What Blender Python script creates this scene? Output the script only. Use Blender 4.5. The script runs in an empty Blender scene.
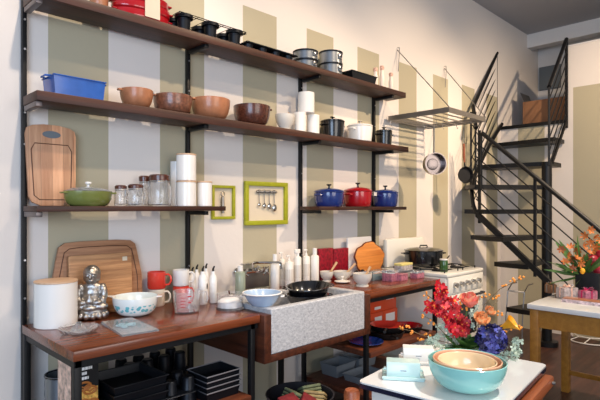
import bpy, bmesh, math, random
from mathutils import Vector, Matrix
random.seed(7)
C = bpy.context.scene.collection
S2 = math.sqrt(2); PI = math.pi
EYE = 1.45; HY = 207.5; FP = 500.0
# ------------------------------------------------------------------ measuring helpers
def T(px): return (px-300)/FP
def x_at(px, Y): t = T(px); return Y*(1+t)/(1-t)
def y_at(px, X): t = T(px); return X*(1-t)/(1+t)
def dep(X, Y): return (X+Y)/S2
def z_of(py, X, Y): return EYE+(HY-py)*dep(X, Y)/FP
def at_z(px, py, z):
    d = (EYE-z)*FP/(py-HY); t = T(px); return d*(1+t)/S2, d*(1-t)/S2
def cam_pt(px, py, d):
    t = T(px); return Vector((d*(1+t)/S2, d*(1-t)/S2, EYE+(HY-py)*d/FP))
def fit(p0, p1, ptop, Y, z):
    """round thing of axis distance Y from the camera's wall line: X, radius, height"""
    pc = (p0+p1)/2; X = x_at(pc, Y); d = dep(X, Y); r = (p1-p0)/2*d/FP
    top = z_of(ptop, X, Y)
    rat = abs(EYE-top)/d
    top = z_of(ptop+rat*(p1-p0)/2, X, Y)
    return X, r, top-z
def put(p0, p1, pbot, ptop, z, rb=1.0, ymax=2.6):
    pc = (p0+p1)/2; rp = (p1-p0)/2
    yc = pbot
    for _ in range(6):
        X, Y = at_z(pc, yc, z); d = dep(X, Y); yc = pbot-rp*rb*(EYE-z)/d
    r = rp*d/FP
    if Y+r > ymax: Y = ymax-r; X = x_at(pc, Y); d = dep(X, Y); r = rp*d/FP
    top = z_of(ptop, X, Y); top = z_of(ptop+rp*(EYE-top)/d, X, Y)
    return X, Y, r, top-z
# ------------------------------------------------------------------ materials
def lin(c): 
    c = c/255.0
    return c/12.92 if c <= .04045 else ((c+.055)/1.055)**2.4
def rgb(c): return (lin(c[0]), lin(c[1]), lin(c[2]), 1)
def mat(name, c, rough=.5, metal=0, trans=0, ior=1.45, coat=0, alpha=1, emis=None, bump=0, bscale=60, var=0, vscale=8, sss=0):
    m = bpy.data.materials.new(name); m.use_nodes = True; n = m.node_tree.nodes; l = m.node_tree.links
    b = n['Principled BSDF']
    b.inputs['Base Color'].default_value = rgb(c); b.inputs['Roughness'].default_value = rough
    b.inputs['Metallic'].default_value = metal; b.inputs['Transmission Weight'].default_value = trans
    b.inputs['IOR'].default_value = ior; b.inputs['Coat Weight'].default_value = coat
    b.inputs['Coat Roughness'].default_value = .08; b.inputs['Alpha'].default_value = alpha
    tc = n.new('ShaderNodeTexCoord')
    if var:
        no = n.new('ShaderNodeTexNoise'); no.inputs['Scale'].default_value = vscale; no.inputs['Detail'].default_value = 5
        l.new(tc.outputs['Object'], no.inputs['Vector'])
        mr = n.new('ShaderNodeMapRange'); mr.inputs[1].default_value = .3; mr.inputs[2].default_value = .7
        mr.inputs[3].default_value = 1-var; mr.inputs[4].default_value = 1+var
        l.new(no.outputs['Fac'], mr.inputs[0])
        mx = n.new('ShaderNodeVectorMath'); mx.operation = 'SCALE'; mx.inputs[0].default_value = rgb(c)[:3]
        l.new(mr.outputs[0], mx.inputs['Scale']); l.new(mx.outputs[0], b.inputs['Base Color'])
    if bump:
        no = n.new('ShaderNodeTexNoise'); no.inputs['Scale'].default_value = bscale; no.inputs['Detail'].default_value = 4
        l.new(tc.outputs['Object'], no.inputs['Vector'])
        bp = n.new('ShaderNodeBump'); bp.inputs['Strength'].default_value = bump; bp.inputs['Distance'].default_value = .01
        l.new(no.outputs['Fac'], bp.inputs['Height']); l.new(bp.outputs[0], b.inputs['Normal'])
    return m
def wood(name, c1, c2, rough=.4, axis=0, scale=3.0, coat=0.0, planks=None, bumps=.1):
    m = bpy.data.materials.new(name); m.use_nodes = True; n = m.node_tree.nodes; l = m.node_tree.links
    b = n['Principled BSDF']; b.inputs['Roughness'].default_value = rough; b.inputs['Coat Weight'].default_value = coat
    tc = n.new('ShaderNodeTexCoord'); mp = n.new('ShaderNodeMapping')
    s = [14*scale]*3; s[axis] = scale*.7; mp.inputs['Scale'].default_value = s
    l.new(tc.outputs['Object'], mp.inputs['Vector'])
    no = n.new('ShaderNodeTexNoise'); no.inputs['Scale'].default_value = 1.2; no.inputs['Detail'].default_value = 8
    no.inputs['Roughness'].default_value = .65; l.new(mp.outputs[0], no.inputs['Vector'])
    cr = n.new('ShaderNodeValToRGB'); cr.color_ramp.elements[0].position = .33; cr.color_ramp.elements[1].position = .68
    cr.color_ramp.elements[0].color = rgb(c1); cr.color_ramp.elements[1].color = rgb(c2)
    l.new(no.outputs['Fac'], cr.inputs[0]); out = cr.outputs[0]
    if planks:                                  # (axis across, width, amount): boards of slightly different tone
        ax, w, am = planks
        sp = n.new('ShaderNodeSeparateXYZ'); l.new(tc.outputs['Object'], sp.inputs[0])
        dv = n.new('ShaderNodeMath'); dv.operation = 'DIVIDE'; dv.inputs[1].default_value = w; l.new(sp.outputs[ax], dv.inputs[0])
        fl = n.new('ShaderNodeMath'); fl.operation = 'FLOOR'; l.new(dv.outputs[0], fl.inputs[0])
        wn = n.new('ShaderNodeTexWhiteNoise'); wn.noise_dimensions = '1D'; l.new(fl.outputs[0], wn.inputs['W'])
        mr = n.new('ShaderNodeMapRange'); mr.inputs[3].default_value = 1-am; mr.inputs[4].default_value = 1+am
        l.new(wn.outputs['Value'], mr.inputs[0])
        fr = n.new('ShaderNodeMath'); fr.operation = 'FRACT'; l.new(dv.outputs[0], fr.inputs[0])
        gt = n.new('ShaderNodeMath'); gt.operation = 'GREATER_THAN'; gt.inputs[1].default_value = .03; l.new(fr.outputs[0], gt.inputs[0])
        g2 = n.new('ShaderNodeMapRange'); g2.inputs[3].default_value = .55; l.new(gt.outputs[0], g2.inputs[0])
        mu = n.new('ShaderNodeMath'); mu.operation = 'MULTIPLY'; l.new(mr.outputs[0], mu.inputs[0]); l.new(g2.outputs[0], mu.inputs[1])
        vm = n.new('ShaderNodeVectorMath'); vm.operation = 'SCALE'; l.new(out, vm.inputs[0]); l.new(mu.outputs[0], vm.inputs['Scale']); out = vm.outputs[0]
    l.new(out, b.inputs['Base Color'])
    bp = n.new('ShaderNodeBump'); bp.inputs['Strength'].default_value = bumps; bp.inputs['Distance'].default_value = .004
    l.new(no.outputs['Fac'], bp.inputs['Height']); l.new(bp.outputs[0], b.inputs['Normal'])
    return m
def stripes(name, ax, start, period, top, white, beige, onlybelow=True):
    m = bpy.data.materials.new(name); m.use_nodes = True; n = m.node_tree.nodes; l = m.node_tree.links
    b = n['Principled BSDF']; b.inputs['Roughness'].default_value = .75
    tc = n.new('ShaderNodeTexCoord'); sp = n.new('ShaderNodeSeparateXYZ'); l.new(tc.outputs['Object'], sp.inputs[0])
    def M(op, a, v):
        x = n.new('ShaderNodeMath'); x.operation = op
        l.new(a, x.inputs[0])
        if isinstance(v, (int, float)): x.inputs[1].default_value = v
        else: l.new(v, x.inputs[1])
        return x.outputs[0]
    f = M('SUBTRACT', sp.outputs[ax], start); f = M('DIVIDE', f, period)
    f = M('FRACT', f, 0); f = M('LESS_THAN', f, .5)
    z = M('LESS_THAN', sp.outputs[2], top); f = M('MULTIPLY', f, z)
    f = M('MULTIPLY', f, M('LESS_THAN', sp.outputs[0], 6.152 if ax == 0 else 6.31))
    mx = n.new('ShaderNodeMix'); mx.data_type = 'RGBA'; l.new(f, mx.inputs[0])
    mx.inputs[6].default_value = rgb(white); mx.inputs[7].default_value = rgb(beige)
    l.new(mx.outputs[2], b.inputs['Base Color'])
    no = n.new('ShaderNodeTexNoise'); no.inputs['Scale'].default_value = 35; l.new(tc.outputs['Object'], no.inputs['Vector'])
    bp = n.new('ShaderNodeBump'); bp.inputs['Strength'].default_value = .08; bp.inputs['Distance'].default_value = .01
    l.new(no.outputs['Fac'], bp.inputs['Height']); l.new(bp.outputs[0], b.inputs['Normal'])
    return m
WHITE_P = (222, 214, 207); BEIGE_P = (176, 167, 142)
m_wallL = stripes('striped_paint', 0, .866, .61, 2.8, WHITE_P, BEIGE_P)
m_wallB = stripes('striped_paint_back', 1, 2.11, .61, 2.8, WHITE_P, BEIGE_P)
m_white_wall = mat('white_wall_paint', (222, 219, 216), .75, bump=.05)
m_ceil = mat('ceiling_paint', (168, 168, 172), .85, bump=.05)
m_floor = wood('floor_planks', (44, 25, 20), (84, 52, 42), .42, 0, 1.2, planks=(1, .12, .25))
m_shelf = wood('dark_walnut', (32, 14, 7), (78, 37, 20), .5, 0, 2.0, bumps=.15)
m_top = wood('worktop_wood', (80, 36, 18), (138, 70, 39), .24, 0, 1.6, coat=.25, planks=(1, .07, .12))
m_cheek = wood('cheek_wood', (52, 26, 17), (92, 48, 30), .35, 1, 1.8)
m_low = wood('lower_shelf_wood', (66, 32, 20), (112, 60, 38), .4, 0, 1.8)
m_steel_blk = mat('black_steel', (13, 14, 17), .45, .2, bump=.03)
m_bolt = mat('bolt_steel', (190, 190, 195), .3, 1)
m_bar = mat('grey_steel_bar', (120, 112, 112), .4, .8)
m_board = wood('maple_board', (198, 138, 100), (232, 178, 138), .45, 2, 2.2, planks=(0, .052, .32))
m_board_b = wood('beech_board', (138, 94, 64), (184, 134, 98), .5, 0, 2.4)
m_board_c = wood('oak_board', (146, 102, 68), (210, 158, 110), .45, 0, 3.0)
m_groove = mat('groove_wood', (84, 52, 34), .6)
m_orange_board = wood('orange_wood', (190, 110, 46), (232, 152, 74), .4, 0, 2.5)
m_bark = mat('bark_edge', (96, 44, 26), .8, bump=.4)
m_lidwood = wood('pale_wood', (196, 156, 122), (226, 192, 160), .5, 0, 4)
m_pestle = wood('pestle_wood', (206, 158, 110), (230, 188, 144), .5, 2, 4)
m_ceramic = mat('white_ceramic', (238, 234, 228), .25, coat=.3)
m_cream = mat('cream_ceramic', (226, 214, 196), .3, coat=.3)
m_stoneware = mat('grey_white_stoneware', (214, 208, 198), .45)
m_glass = mat('clear_glass', (252, 252, 252), .03, trans=.9, ior=1.2, coat=.6)
m_glass_thin = mat('clear_plastic', (235, 240, 245), .12, trans=.85, ior=1.3)
m_blue = mat('blue_enamel', (26, 46, 112), .18, coat=.7)
m_blue_bright = mat('bright_blue_glaze', (36, 88, 168), .22, coat=.6, var=.12, vscale=20)
m_red = mat('red_enamel', (164, 16, 26), .18, coat=.7)
m_red_mug = mat('red_glaze', (214, 62, 48), .25, coat=.5)
m_green = mat('green_enamel', (116, 124, 62), .2, coat=.6)
m_blk = mat('black_enamel', (18, 18, 20), .2, coat=.5)
m_iron = mat('cast_iron', (30, 29, 30), .5, .4, bump=.1, bscale=200)
m_nonstick = mat('nonstick_coating', (22, 25, 31), .38, .5)
m_rimgrey = mat('worn_pan_rim', (150, 150, 156), .35, .7)
m_tin = mat('grey_tin', (140, 146, 152), .32, .8)
m_chrome = mat('chrome', (214, 212, 208), .12, 1)
m_alum = mat('cast_aluminium', (176, 172, 168), .36, 1, bump=.25, bscale=70)
m_brush = mat('brushed_steel', (140, 136, 132), .35, .9)
m_terra = mat('tan_stoneware', (170, 112, 78), .35, coat=.3, var=.15, vscale=30)
m_terra2 = mat('brown_speckled_stoneware', (120, 76, 56), .3, coat=.4, var=.45, vscale=70)
m_terra3 = mat('dark_brown_stoneware', (84, 46, 34), .25, coat=.4, var=.5, vscale=80)
m_paper = mat('cream_paper', (206, 194, 172), .7)
m_lime = mat('lime_frame_paint', (158, 160, 30), .4, var=.08, vscale=40)
m_stone = None
m_turq = mat('turquoise_glass_enamel', (146, 206, 198), .12, coat=.6)
m_peach = mat('peach_glass_enamel', (236, 178, 142), .15, coat=.5)
m_butter = mat('cream_glass_enamel', (240, 214, 172), .15, coat=.5)
m_mint = mat('mint_ceramic', (202, 228, 222), .2, coat=.5)
m_enameltop = mat('white_enamel_top', (232, 230, 226), .12, coat=.6)
m_navy = mat('navy_enamel_rim', (20, 24, 48), .25, coat=.4)
m_chairwood = wood('reddish_wood', (120, 58, 28), (168, 90, 48), .4, 0, 2.5)
m_ochre = wood('ochre_paint', (146, 98, 36), (172, 120, 48), .4, 0, 1.5)
m_stove = mat('stove_enamel', (232, 228, 218), .2, coat=.5)
m_card = mat('brown_cardboard', (142, 100, 70), .8, var=.06)
m_orange_box = mat('orange_card', (214, 78, 36), .5)
m_plastic_w = mat('milky_plastic', (128, 134, 140), .4, trans=.2)
m_cotton = mat('white_salt', (245, 243, 240), .9, bump=.4, bscale=120)
m_pinkglass = mat('pink_packet', (206, 130, 150), .3, trans=.4, var=.5, vscale=60)
m_clearwrap = mat('clear_wrap', (222, 214, 212), .12, trans=.55, var=.3, vscale=50)
m_ribbon = mat('magenta_ribbon', (206, 38, 96), .35)
m_redpack = mat('red_patterned_card', (136, 18, 36), .35, var=.6, vscale=45)
m_leaf = mat('green_leaf', (70, 104, 46), .5, var=.2, vscale=30)
m_euc = mat('eucalyptus', (190, 204, 184), .6, var=.15, vscale=30)
m_stem = mat('brown_stem', (110, 90, 60), .6)
m_orchid = mat('red_orchid', (216, 34, 46), .45)
m_orchid2 = mat('pink_red_orchid', (230, 66, 64), .45, var=.1, vscale=60)
m_rose = [mat('coral_rose', (240, 128, 112), .5), mat('coral_rose_light', (246, 170, 130), .5)]
m_rose2 = [mat('peach_rose', (244, 164, 104), .5), mat('peach_rose_light', (250, 200, 140), .5)]
m_orchid_lt = mat('light_red_orchid', (236, 84, 84), .45)
m_orchid_dk = mat('deep_red_orchid', (150, 12, 34), .45)
m_hyd_lt = mat('violet_hydrangea', (92, 96, 176), .5)
m_hyd_dk = mat('dark_hydrangea', (30, 28, 74), .5)
m_calla = mat('yellow_calla', (244, 170, 36), .4)
m_hyd = mat('indigo_hydrangea', (56, 56, 128), .5)
m_berry = mat('orange_berry', (240, 150, 58), .35)
m_lily = mat('orange_lily', (206, 118, 52), .5, var=.3, vscale=50)
m_lily_dk = mat('bronze_lily', (158, 84, 44), .5, var=.3, vscale=50)
m_pom = mat('dark_red_fruit', (150, 28, 44), .35, var=.25, vscale=25)
m_greenglass = mat('green_glass_vase', (110, 160, 70), .08, trans=.6)
m_darkglass = mat('smoky_pan', (46, 44, 48), .3)
m_fabric_red = mat('red_cloth', (110, 24, 30), .85, var=.3, vscale=30)
m_fabric_grn = mat('sage_cloth', (104, 112, 84), .85, var=.2, vscale=30)
m_fabric_tan = mat('tan_cloth', (150, 130, 88), .85, var=.2, vscale=30)
m_black = mat('matt_black', (14, 14, 16), .7)
m_panel = mat('grey_panel', (104, 112, 118), .6)
m_pyrex = None
m_pinkstop = mat('speckled_pink', (214, 170, 150), .4, var=.4, vscale=60)
def stone():
    m = mat('soapstone', (176, 176, 178), .5, bump=.25, bscale=60)
    n = m.node_tree.nodes; l = m.node_tree.links; b = n['Principled BSDF']
    tc = n.new('ShaderNodeTexCoord'); mp = n.new('ShaderNodeMapping'); mp.inputs['Scale'].default_value = (1, 1, 1.8)
    l.new(tc.outputs['Object'], mp.inputs[0])
    no = n.new('ShaderNodeTexNoise'); no.inputs['Scale'].default_value = 45; no.inputs['Detail'].default_value = 12; no.inputs['Roughness'].default_value = .85
    l.new(mp.outputs[0], no.inputs[0])
    cr = n.new('ShaderNodeValToRGB'); cr.color_ramp.elements[0].position = .36; cr.color_ramp.elements[1].position = .66
    cr.color_ramp.elements[0].color = rgb((136, 138, 144)); cr.color_ramp.elements[1].color = rgb((214, 213, 214))
    l.new(no.outputs['Fac'], cr.inputs[0]); l.new(cr.outputs[0], b.inputs['Base Color'])
    return m
m_stone = stone()
def pyrex():
    m = mat('white_glass_turquoise_print', (236, 240, 236), .12, coat=.5)
    n = m.node_tree.nodes; l = m.node_tree.links; b = n['Principled BSDF']
    tc = n.new('ShaderNodeTexCoord')
    vo = n.new('ShaderNodeTexVoronoi'); vo.inputs['Scale'].default_value = 46; l.new(tc.outputs['Object'], vo.inputs['Vector'])
    lt = n.new('ShaderNodeMath'); lt.operation = 'LESS_THAN'; lt.inputs[1].default_value = .46; l.new(vo.outputs['Distance'], lt.inputs[0])
    sp = n.new('ShaderNodeSeparateXYZ'); l.new(tc.outputs['Object'], sp.inputs[0])
    a = n.new('ShaderNodeMath'); a.operation = 'COMPARE'; a.inputs[1].default_value = .043; a.inputs[2].default_value = .017; l.new(sp.outputs[2], a.inputs[0])
    mu = n.new('ShaderNodeMath'); mu.operation = 'MULTIPLY'; l.new(lt.outputs[0], mu.inputs[0]); l.new(a.outputs[0], mu.inputs[1])
    mx = n.new('ShaderNodeMix'); mx.data_type = 'RGBA'; l.new(mu.outputs[0], mx.inputs[0])
    mx.inputs[6].default_value = rgb((236, 240, 236)); mx.inputs[7].default_value = rgb((112, 192, 200))
    l.new(mx.outputs[2], b.inputs['Base Color']); return m
m_pyrex = pyrex()
# ------------------------------------------------------------------ geometry builder
class G:
    def __init__(s): s.v = []; s.f = []; s.mi = []; s.sm = []
    def add(s, vs, fs, mi=0, smooth=False):
        o = len(s.v); s.v += [tuple(v) for v in vs]
        for f in fs: s.f.append([i+o for i in f]); s.mi.append(mi); s.sm.append(smooth)
        return s
    def box(s, x0, x1, y0, y1, z0, z1, mi=0, M=None, bv=0):
        bm = bmesh.new(); bmesh.ops.create_cube(bm, size=1)
        for v in bm.verts: v.co = Vector((x0+(v.co.x+.5)*(x1-x0), y0+(v.co.y+.5)*(y1-y0), z0+(v.co.z+.5)*(z1-z0)))
        if bv: bmesh.ops.bevel(bm, geom=list(bm.edges), offset=min(bv, .49*min(abs(x1-x0), abs(y1-y0), abs(z1-z0))), segments=2, affect='EDGES', profile=.5)
        if M: bmesh.ops.transform(bm, matrix=M, verts=bm.verts)
        bm.verts.index_update(); s.add([v.co.copy() for v in bm.verts], [[v.index for v in f.verts] for f in bm.faces], mi, bool(bv)); bm.free(); return s
    def lathe(s, pr, seg=32, mi=0, M=None, sx=1, sy=1, fun=None, smooth=True):
        vs = []; fs = []; idx = []
        for (r, z) in pr:
            if r < 1e-6: idx.append([len(vs)]); vs.append(Vector((0, 0, z)))
            else:
                row = []
                for k in range(seg):
                    a = 2*PI*k/seg; rr = r*(fun(a, z) if fun else 1)
                    row.append(len(vs)); vs.append(Vector((rr*math.cos(a)*sx, rr*math.sin(a)*sy, z)))
                idx.append(row)
        for a, b in zip(idx, idx[1:]):
            if len(a) == 1 and len(b) == 1: continue
            for k in range(seg):
                k2 = (k+1) % seg
                if len(a) == 1: fs.append([a[0], b[k2], b[k]])
                elif len(b) == 1: fs.append([a[k], a[k2], b[0]])
                else: fs.append([a[k], a[k2], b[k2], b[k]])
        if M: vs = [M @ v for v in vs]
        return s.add(vs, fs, mi, smooth)
    def cyl(s, p0, p1, r, r1=None, seg=12, mi=0):
        p0 = Vector(p0); p1 = Vector(p1); d = p1-p0; L = d.length; r1 = r if r1 is None else r1
        M = Matrix.Translation(p0) @ d.to_track_quat('Z', 'Y').to_matrix().to_4x4()
        return s.lathe([(0, 0), (r, 0), (r1, L), (0, L)], seg, mi, M)
    def tube(s, pts, r, seg=8, mi=0, closed=False):
        pts = [Vector(p) for p in pts]; n = len(pts); vs = []; fs = []
        rr = r if isinstance(r, (list, tuple)) else [r]*n
        up = Vector((0, 0, 1)); prev = None
        for i, p in enumerate(pts):
            if closed: d = pts[(i+1) % n]-pts[i-1]
            else: d = pts[min(i+1, n-1)]-pts[max(i-1, 0)]
            if d.length < 1e-9: d = Vector((0, 0, 1))
            d.normalize()
            if prev is None:
                a = d.cross(up)
                if a.length < .05: a = d.cross(Vector((1, 0, 0)))
            else: a = prev-d*prev.dot(d)
            a.normalize(); prev = a; b = d.cross(a)
            for k in range(seg):
                t = 2*PI*k/seg; vs.append(p+(a*math.cos(t)+b*math.sin(t))*rr[i])
        m = n if closed else n-1
        for i in range(m):
            for k in range(seg):
                i2 = (i+1) % n; k2 = (k+1) % seg
                fs.append([i*seg+k, i*seg+k2, i2*seg+k2, i2*seg+k])
        if not closed:
            fs.append(list(range(seg))[::-1]); fs.append([(n-1)*seg+k for k in range(seg)])
        return s.add(vs, fs, mi, True)
    def sph(s, c, r, seg=16, mi=0, sc=(1, 1, 1), R=None):
        n = seg//2; pr = [(r*math.sin(PI*i/n), -r*math.cos(PI*i/n)) for i in range(n+1)]; pr[0] = (0, -r); pr[-1] = (0, r)
        M = Matrix.Translation(Vector(c)) @ (R.to_4x4() if R else Matrix()) @ Matrix.Diagonal((sc[0], sc[1], sc[2], 1))
        return s.lathe(pr, seg, mi, M)
    def prism(s, pts, y0, y1, mi=0, M=None, bv=0, smooth=False):
        """outline pts (x,z) extruded along y"""
        bm = bmesh.new(); vs = [bm.verts.new((p[0], y0, p[1])) for p in pts]; f = bm.faces.new(vs)
        ex = bmesh.ops.extrude_face_region(bm, geom=[f]); nv = [g for g in ex['geom'] if isinstance(g, bmesh.types.BMVert)]
        bmesh.ops.translate(bm, vec=(0, y1-y0, 0), verts=nv)
        bmesh.ops.recalc_face_normals(bm, faces=bm.faces)
        if bv:
            es = [e for e in bm.edges if abs(e.verts[0].co.y-e.verts[1].co.y) < 1e-7]
            bmesh.ops.bevel(bm, geom=es, offset=bv, segments=2, affect='EDGES', profile=.5)
        if M: bmesh.ops.transform(bm, matrix=M, verts=bm.verts)
        bm.verts.index_update(); s.add([v.co.copy() for v in bm.verts], [[v.index for v in f.verts] for f in bm.faces], mi, smooth); bm.free(); return s
    def obj(s, name, mats, parent=None, loc=None, rot=None, fix=True):
        me = bpy.data.meshes.new(name); me.from_pydata(s.v, [], s.f)
        if not isinstance(mats, (list, tuple)): mats = [mats]
        for m in mats: me.materials.append(m)
        for p, mi, sm in zip(me.polygons, s.mi, s.sm): p.material_index = mi; p.use_smooth = sm
        if fix:
            bm = bmesh.new(); bm.from_mesh(me); bmesh.ops.recalc_face_normals(bm, faces=bm.faces); bm.to_mesh(me); bm.free()
        me.update()
        try: me.set_sharp_from_angle(angle=math.radians(40))
        except Exception: pass
        o = bpy.data.objects.new(name, me); C.objects.link(o)
        if loc is not None: o.location = loc
        if rot: o.rotation_euler = rot
        if parent: o.parent = parent
        return o
def thing(name, label, cat, loc=(0, 0, 0), rz=0, group=None):
    o = bpy.data.objects.new(name, None); C.objects.link(o); o.location = loc; o.rotation_euler = (0, 0, rz)
    o.empty_display_size = .05
    o['label'] = label; o['category'] = cat
    if group: o['group'] = group
    return o
def tag(o, label, cat, group=None):
    o['label'] = label; o['category'] = cat
    if group: o['group'] = group
    return o
def struct(o): o['kind'] = 'structure'; return o
def bxo(name, m, *a, **k): return struct(G().box(*a, **k).obj(name, m))
def copy_thing(src, loc, label, rz=None):
    r = src.copy(); C.objects.link(r); r.location = loc; r['label'] = label
    if rz is not None: r.rotation_euler = (0, 0, rz)
    for ch in list(src.children):
        c = ch.copy(); C.objects.link(c); c.parent = r
        for g in list(ch.children):
            q = g.copy(); C.objects.link(q); q.parent = c
    return r
def shell(ro, h, t=.004, foot=.6, curve=2.0, n=8):
    """bowl profile, outside up and inside down; rim radius ro, foot radius ro*foot"""
    out = [(0, 0), (ro*foot*.98, 0)]
    for i in range(n+1):
        u = i/n; out.append((ro*foot+(ro-ro*foot)*(1-(1-u)**curve)**(1/curve*1.0) if curve > 1 else ro*foot+(ro-ro*foot)*u, h*u))
    inn = []
    for i in range(n, -1, -1):
        r, z = out[2+i]; inn.append((max(r-t, .001), z if i == n else max(z, 0)+t*(1 if i < n else 0)))
    return out+[(out[-1][0]-t*.5, h+t*.4)]+inn+[(0, t)]
def pot(r, h, t=.004, rc=.015):
    """straight pan profile with rounded foot"""
    o = [(0, 0), (r-rc, 0)]+[(r-rc+rc*math.sin(a), rc-rc*math.cos(a)) for a in (PI/8, PI/4, 3*PI/8, PI/2)]+[(r, h)]
    i = [(r-t, h), (r-t, rc+t), (r-rc-t*.4, t), (0, t)]
    return o+i
# ================================================================== SETTING
WY = 2.625; XB = 6.15; ZL = 2.45; HC = 3.8
bxo('floor', m_floor, -2.5, 7.8, -4.5, WY+.15, -.1, 0)
bxo('wall_left', m_wallL, -2.5, 7.8, WY, WY+.15, 0, HC)
YO = 1.889
g = G().box(XB, XB+.15, -4.5, YO, 0, 3.27).box(XB, XB+.15, YO, WY, 0, ZL-.04)
struct(g.obj('wall_back', m_wallB))
bxo('trim_1', m_white_wall, XB-.004, XB+.15, -4.5, YO, 3.271, 3.285)
bxo('ceiling', m_ceil, -2.5, 7.8, -4.5, WY+.15, HC, HC+.1)
bxo('trim_2', m_white_wall, 7.0, 7.15, -4.5, WY, 3.62, HC)           # header beam over the loft
bxo('wall_loft', m_white_wall, 7.40, 7.55, -4.5, WY, ZL, HC)
struct(G().box(XB-.02, 7.40, YO+.002, WY, ZL-.04, ZL).box(XB+.152, 7.40, -4.5, YO+.002, ZL-.04, ZL).obj('floor_loft', m_steel_blk))
g = G().box(7.36, 7.398, 2.32, 2.60, 3.1, 3.42, bv=.004)
tag(g.obj('wall_panel', m_panel), 'flat grey panel on the loft wall above the cardboard box', 'panel')
# ================================================================== SHELVING
sh = thing('wall_shelving', 'tall black steel shelving with dark walnut boards fixed to the striped wall', 'shelving', (0, 0, 0))
Z1, Z2, Z3, YF, YB = 2.435, 1.972, 1.457, 2.392, 2.598
posts = [(.752, 0), (1.652, .9), (2.612, .9), (3.51, .9)]
for i, (px, z0) in enumerate(posts):
    z1 = 3.0 if i == 0 else Z1-.03
    p = G().box(px-.010, px+.010, 2.594, 2.622, z0, z1, bv=.002).obj('upright', m_steel_blk, sh)
    for zz in ([.42, .58, .8, 1.02, 1.2, 1.75, 1.9, 2.2, 2.34] if i == 0 else [1.1, 1.7, 2.15, 2.33]):
        if zz < z0: continue
        G().cyl((px, 2.595, zz), (px, 2.590, zz), .005, seg=10).obj('bolt', m_bolt, p)
boards = [(.742, 3.68, Z1, .044), (.742, 3.72, Z2, .044), (.742, 1.775, Z3, .026), (2.585, 3.69, Z3, .026)]
for x0, x1, z, t in boards:
    G().box(x0, x1, YF, YB-.012, z-t, z, bv=.003).obj('shelf_board', m_shelf, sh)
for z, t in ((Z1, .044), (Z2, .044), (Z3, .026)):
    for i, (px, _) in enumerate(posts):
        xo = .006 if i == 0 else 0
        o = G().box(px-.014+xo, px+.014+xo, 2.41, 2.58, z-t-.024, z-t-.001, bv=.002).obj('bracket', m_bar if i == 0 else m_steel_blk, sh)
        if i == 0: o['label'] = 'grey steel end bracket'
# ================================================================== COUNTERS
ZT = .90
CF = 1.955; CB = 2.575
def counter(x0, x1, label, legs, low, endrail):
    t = thing('work_counter', label, 'counter')
    G().box(x0, x1, CF, CB, ZT-.04, ZT, bv=.003).obj('worktop', m_top, t)
    for (lx, ly) in legs: G().box(lx, lx+.028, ly, ly+.028, 0, ZT-.041, bv=.002).obj('leg', m_steel_blk, t)
    g = G()
    g.box(x0+.006, x1-.006, CF+.012, CF+.04, ZT-.068, ZT-.041); g.box(x0+.006, x1-.006, CB-.04, CB-.012, ZT-.068, ZT-.041)
    g.box(x0+.006, x0+.04, CF+.04, CB-.04, ZT-.068, ZT-.041)
    g.obj('top_rail', m_steel_blk, t)
    for (a, b, z) in low:
        G().box(a, b, CF+.005, CB-.01, z-.035, z, bv=.003).obj('lower_shelf', m_low, t)
    return t
counter(.735, 1.667, 'long left wooden worktop on black legs, with canisters above and black baking tins below',
        [(.745, CF+.012), (.736, CB-.032), (1.615, CF+.012), (1.615, CB-.045)], [(.782, 1.613, .5)], True)
counter(2.565, 3.475, 'wooden worktop between the stone sink and the white stove',
        [(2.57, CF+.012), (2.57, CB-.045), (3.43, CF+.012), (3.43, CB-.045)], [(2.607, 3.428, .51), (2.607, 3.428, .22)], True)
SX0, SX1, SY0, SY1, SZ0, SZ1 = 1.722, 2.505, 1.931, 2.37, .688, .925
cr = thing('sink_cradle', 'dark wooden U-shaped cradle holding the grey stone sink', 'sink stand')
G().box(1.672, SX0-.003, 1.928, CB, .65, ZT-.002, bv=.002).obj('side_panel', m_cheek, cr)
G().box(SX1+.003, 2.56, 1.928, CB, .65, ZT-.002, bv=.002).obj('side_panel', m_cheek, cr)
G().box(SX0-.0025, SX1+.0025, 1.928, CB, .65, SZ0-.001, bv=.002).obj('bottom_panel', m_cheek, cr)
G().box(SX0-.0025, SX1+.0025, SY1+.003, CB, ZT-.04, ZT, bv=.002).obj('back_ledge', m_top, cr)
g = G(); g.box(2.57-.25, 2.345, 2.5, 2.535, 0, .648); g.obj('leg', m_steel_blk, cr)
# sink
bm = G(); w = .045; zf = .80
def ring4(i, z): return [(SX0+i, SY0+i, z), (SX1-i, SY0+i, z), (SX1-i, SY1-i, z), (SX0+i, SY1-i, z)]
fs = [[3, 2, 1, 0], [12, 13, 14, 15]]
for o1 in (0, 4, 8):
    for k in range(4): k2 = (k+1) % 4; fs.append([o1+k, o1+k2, o1+4+k2, o1+4+k])
bm.add(ring4(0, SZ0)+ring4(0, SZ1)+ring4(w, SZ1)+ring4(w+.01, zf), fs)
so = tag(bm.obj('stone_sink', m_stone), 'large grey speckled stone farmhouse sink set in the counter', 'sink')
bv_ = so.modifiers.new('soft_edges', 'BEVEL'); bv_.width = .007; bv_.segments = 3
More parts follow.
